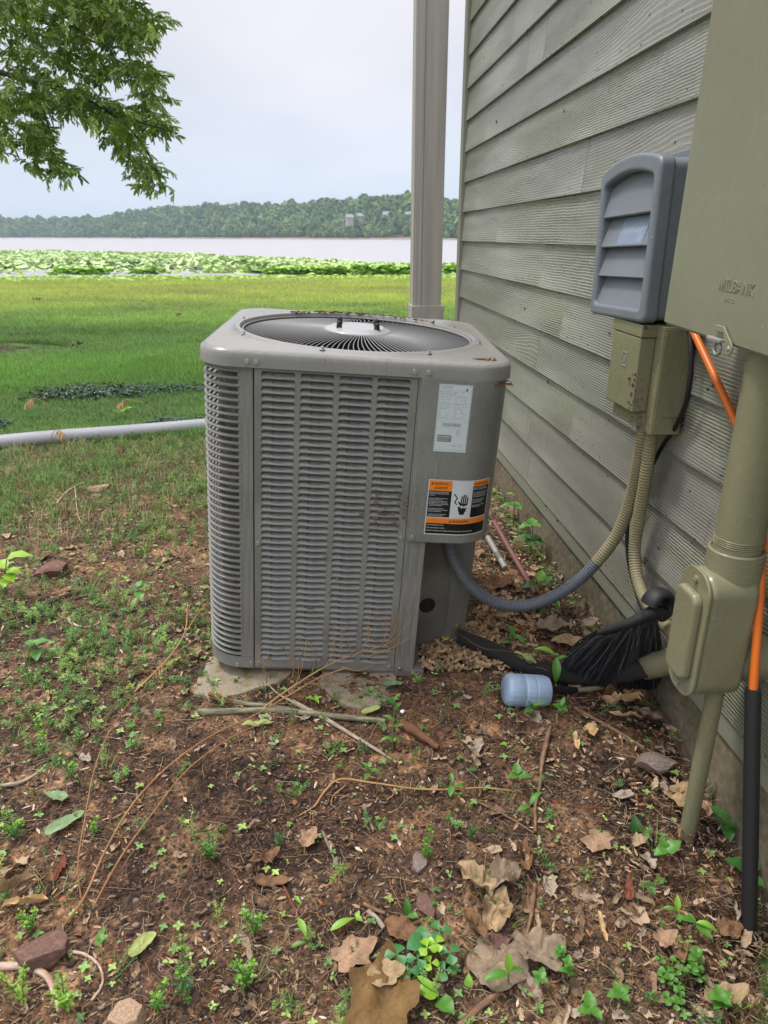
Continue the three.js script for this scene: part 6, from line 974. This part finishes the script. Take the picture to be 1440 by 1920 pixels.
  const bl = [1, 2, 3].map((k) => { const gs = []; for (let i = 0; i < 9; i++) { const a = i * 2.4 + k, r = 0.012 + 0.03 * hash(i, k, 1), h = 0.05 + 0.05 * hash(i, k, 2), b = 0.02 + 0.04 * hash(i, k, 3); gs.push(grid(1, 3, (u, v) => [Math.cos(a) * (r + b * v * v) + (u - 0.5) * 0.0042 * (1 - v * 0.85) * Math.sin(a), h * v * (1 - 0.15 * v), Math.sin(a) * (r + b * v * v) - (u - 0.5) * 0.0042 * (1 - v * 0.85) * Math.cos(a)])); } return merge(gs); });
  scatter('soil_grass', 'thin grass sprouting from the soil along the lawn edge', bl, wmat, onSoil(2600, (x, z) => sstep(-2.3, -4.4, z) * 0.8 * sstep(0.2, -0.5, x) + 0.004), (o, c, p) => { o.position.set(p[0], p[1] - 0.004, p[2]); o.rotation.set(0, R5() * 6.3, 0); o.scale.setScalar(0.5 + R5() * 0.5); const d = R5() < 0.3 + 0.9 * fbm(p[0] * 1.6 + 4, p[2] * 1.6, 1.7, 2); const w = 0.7 + 0.6 * R5(); d ? c.setRGB(0.46 * w, 0.37 * w, 0.2 * w) : c.setRGB(0.2 * w, 0.35 * w, 0.07 * w); });
  // lawn
  const L = [];
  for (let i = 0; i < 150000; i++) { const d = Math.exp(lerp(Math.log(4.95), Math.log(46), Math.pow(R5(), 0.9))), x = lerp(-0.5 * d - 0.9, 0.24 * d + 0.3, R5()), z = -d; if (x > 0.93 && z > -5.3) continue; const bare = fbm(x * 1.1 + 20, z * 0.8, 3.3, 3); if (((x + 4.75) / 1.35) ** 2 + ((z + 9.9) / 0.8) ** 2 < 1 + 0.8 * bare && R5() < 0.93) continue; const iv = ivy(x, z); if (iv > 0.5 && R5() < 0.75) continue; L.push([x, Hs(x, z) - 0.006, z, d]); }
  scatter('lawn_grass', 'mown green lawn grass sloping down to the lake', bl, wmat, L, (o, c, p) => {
    const d = p[3], k = 0.85 + 0.035 * d, n = fbm(p[0] * 0.5, p[2] * 0.5, 5.5, 3), yellowLit = Math.min(1, Math.max(0, sstep(11, 24, d + 5 * n))), w = (0.7 + 0.6 * R5()) * (1 + 0.7 * n);
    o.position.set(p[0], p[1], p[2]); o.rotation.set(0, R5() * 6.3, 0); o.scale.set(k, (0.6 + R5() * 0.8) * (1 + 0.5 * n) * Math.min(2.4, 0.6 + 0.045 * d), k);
    c.setRGB(lerp(0.17, 0.4, yellowLit) * w, lerp(0.36, 0.49, yellowLit) * w, lerp(0.045, 0.07, yellowLit) * w); if (R5() < 0.06) c.setRGB(0.3 * w, 0.26 * w, 0.12 * w);  // far tufts yellower; sunlit lightness and near tree shade put into their colours
  });
  const iv = []; for (let i = 0; i < 26000 && iv.length < 9000; i++) { const d = lerp(4.9, 7.6, R5()), x = lerp(-0.5 * d - 0.4, -0.3, R5()); if (ivy(x, -d) > 0.45 + 0.25 * R5()) iv.push([x, Hs(x, -d) + 0.03 + R5() * 0.03, -d]); }
  scatter('ground_ivy', 'dark glossy creeping ground cover patches in the lawn', [leafGeo(0.036, 0.03, { shape: 0.6, n: 4, droop: 0.2 }), leafGeo(0.028, 0.024, { shape: 0.6, n: 4, droop: 0.3 })], new THREE.MeshPhysicalMaterial({ color: lin(1, 1, 1), roughness: 0.28, side: THREE.DoubleSide }), iv, (o, c, p) => { o.position.set(...p); o.rotation.set((R5() - 0.5) * 0.9, R5() * 6.3, (R5() - 0.5) * 0.7, 'YXZ'); o.scale.setScalar(0.7 + R5() * 0.6); const w = 0.7 + 0.6 * R5(); c.setRGB(0.03 * w, 0.075 * w, 0.03 * w); });
  // lotus and waterside plants
  const pad = [0, 1].map((k) => { const s = []; const g = grid(10, 3, (u, v) => { const a = u * 6.283, r = v * (1 + 0.06 * Math.sin(a * 3 + k)); return [r * Math.cos(a), 0.22 * v * v + 0.10 * Math.sin(a * 2 + k) * v * v + (k ? 0.16 * Math.cos(a) * v : 0), r * Math.sin(a)]; }); return g; });
  const Lo = []; let tries = 0;
  while (Lo.length < 80000 && tries++ < 600000) {
    const d = Math.exp(lerp(Math.log(44), Math.log(150), R5())), q = R5(), r = lerp(-0.5, 0.3, q), x = r * d, z = -d;
    const edge = lerp(132, 62, sstep(-0.46, 0.16, r)) * (1 + 0.06 * fbm(r * 30, 2, 0, 3)); if (d > edge) continue;
    const near = 44.5 + 3 * fbm(x * 0.3, 1, 0.5, 3); if (d < near) continue;
    const ch0 = 56, ch1 = lerp(75, 70, sstep(-0.4, -0.1, r)), open = r > -0.42 && r < -0.09 + 0.05 * fbm(d * 0.2, 3, 0, 2); if (open && d > ch0 + 3 * fbm(x * 0.4, 4, 0, 2) && d < ch1 + 3 * fbm(x * 0.3, 8, 0, 2) && R5() < 0.96) continue;
    const gap = fbm(x * 0.25, z * 0.25, 2.2, 3); if (gap < -0.42) continue;
    Lo.push([x, d < ch0 ? WATER + lerp(0.4, 0.02, sstep(45, 55, d)) * R5() + 0.05 : WATER + 0.25 + (0.55 + 0.25 * gap) * R5(), z, d]);
  }
  scatter('lotus_leaves', 'wide bed of pale green lotus leaves at the edge of the lake', pad, new THREE.MeshPhysicalMaterial({ color: lin(1, 1, 1), roughness: 0.5, transmission: 0.2, thickness: 0, side: THREE.DoubleSide }), Lo, (o, c, p) => { o.position.set(p[0], p[1], p[2]); o.rotation.set((R5() - 0.5) * 0.9, R5() * 6.3, (R5() - 0.5) * 0.9, 'YXZ'); o.scale.setScalar(0.12 + R5() * 0.15); const t = R5(), w = 0.8 + 0.45 * R5(), n = p[3] < 58 ? 1.0 : 0; c.setRGB(lerp(lerp(0.28, 0.58, t), 0.36, n) * w, lerp(lerp(0.46, 0.68, t), 0.56, n) * w, lerp(lerp(0.14, 0.34, t), 0.1, n) * w); });
  const Ma = []; for (let i = 0; i < 5200; i++) { const d = 40 + R5() * 9, x = lerp(-0.52, 0.28, R5()) * d; Ma.push([x, Hs(x, -d) - 0.02, -d]); } for (let i = 0; i < 500; i++) { const d = 64 + R5() * 4, x = lerp(-0.15, -0.08, R5()) * d; Ma.push([x, WATER, -d]); }
  const big = bl.map((g) => g.clone().scale(3.2, 4, 3.2));
  scatter('marsh_grass', 'tall bright marsh plants between lawn and lotus bed', [...big, pad[1].clone().scale(0.1, 0.1, 0.1).translate(0, 0.25, 0)], wmat, Ma, (o, c, p) => { o.position.set(...p); o.rotation.set((R5() - 0.5) * 0.5, R5() * 6.3, (R5() - 0.5) * 0.5); o.scale.setScalar(p[1] > -1.4 ? 0.35 + R5() * 0.5 : 0.9 + R5() * 1.2); const w = 0.8 + 0.5 * R5(), t = R5(); c.setRGB(lerp(0.26, 0.46, t) * w, lerp(0.46, 0.55, t) * w, 0.07 * w); });
}
function ivy(x, z) { const d = -z, n = fbm(x * 1.4, z * 1.6, 4.4, 3); const b1 = Math.exp(-(((d - 6.6 - 0.12 * (x + 2)) / 0.45) ** 2)), b2 = Math.exp(-(((d - 5.35) / 0.3) ** 2)) * (x > -1.3 || x < -2.3 ? 0.8 : 0.2); return Math.max(b1, b2) * (0.75 + 0.9 * n); }
// dry grass heads arching by the drain pipe
{
  const R = rngOf(71);
  const mk = (label, px, py, dx, h) => { const b = onG(px, py, 0), t = thing('dry_grass', label, 'grass', b); const top = onG(px + dx, py, 0).sub(b).add(V(0, h, 0)), tip = top.clone().multiplyScalar(1.3).add(V(0, -h * 0.55, 0)); part('stem', tube([V(0, 0, 0), V(top.x * 0.4, h * 0.8, top.z * 0.4), top, tip], 0.0022, 5, 20), M.straw, t); const gs = []; for (let i = 0; i < 26; i++) { const p = top.clone().lerp(tip, R()); gs.push(leafGeo(0.07, 0.008, { n: 3, droop: 0.6 }).rotateZ(-1.2 + R() * 0.5).rotateY(R() * 6.3).translate(p.x, p.y, p.z)); } part('seed_head', gs, M.dead.straw, t); };
  mk('dry tan grass head arching over the drain pipe near the condenser', 300, 790, -60, 0.17);
  mk('dry tan grass head standing in the lawn left of the arching one', 105, 785, -40, 0.16);
  mk('dry grass stalk bent over the left end of the drain pipe', 95, 838, 20, 0.12);
}
plant('leafy_shoot', 'bright broad leaf sticking up behind the drain pipe', 232, 792, [['egg', 0.3, 0.08, 0.4, 2.2, 'leafLight'], ['egg', 2.8, 0.07, 0.3, 2.0, 'leaf'], ['egg', 1.4, 0.06, 0.6, 1.8, 'leafLight']]);

scene.traverse((o) => { if (o.isMesh) { o.castShadow = true; o.receiveShadow = true; } });
renderer.render(scene, camera);
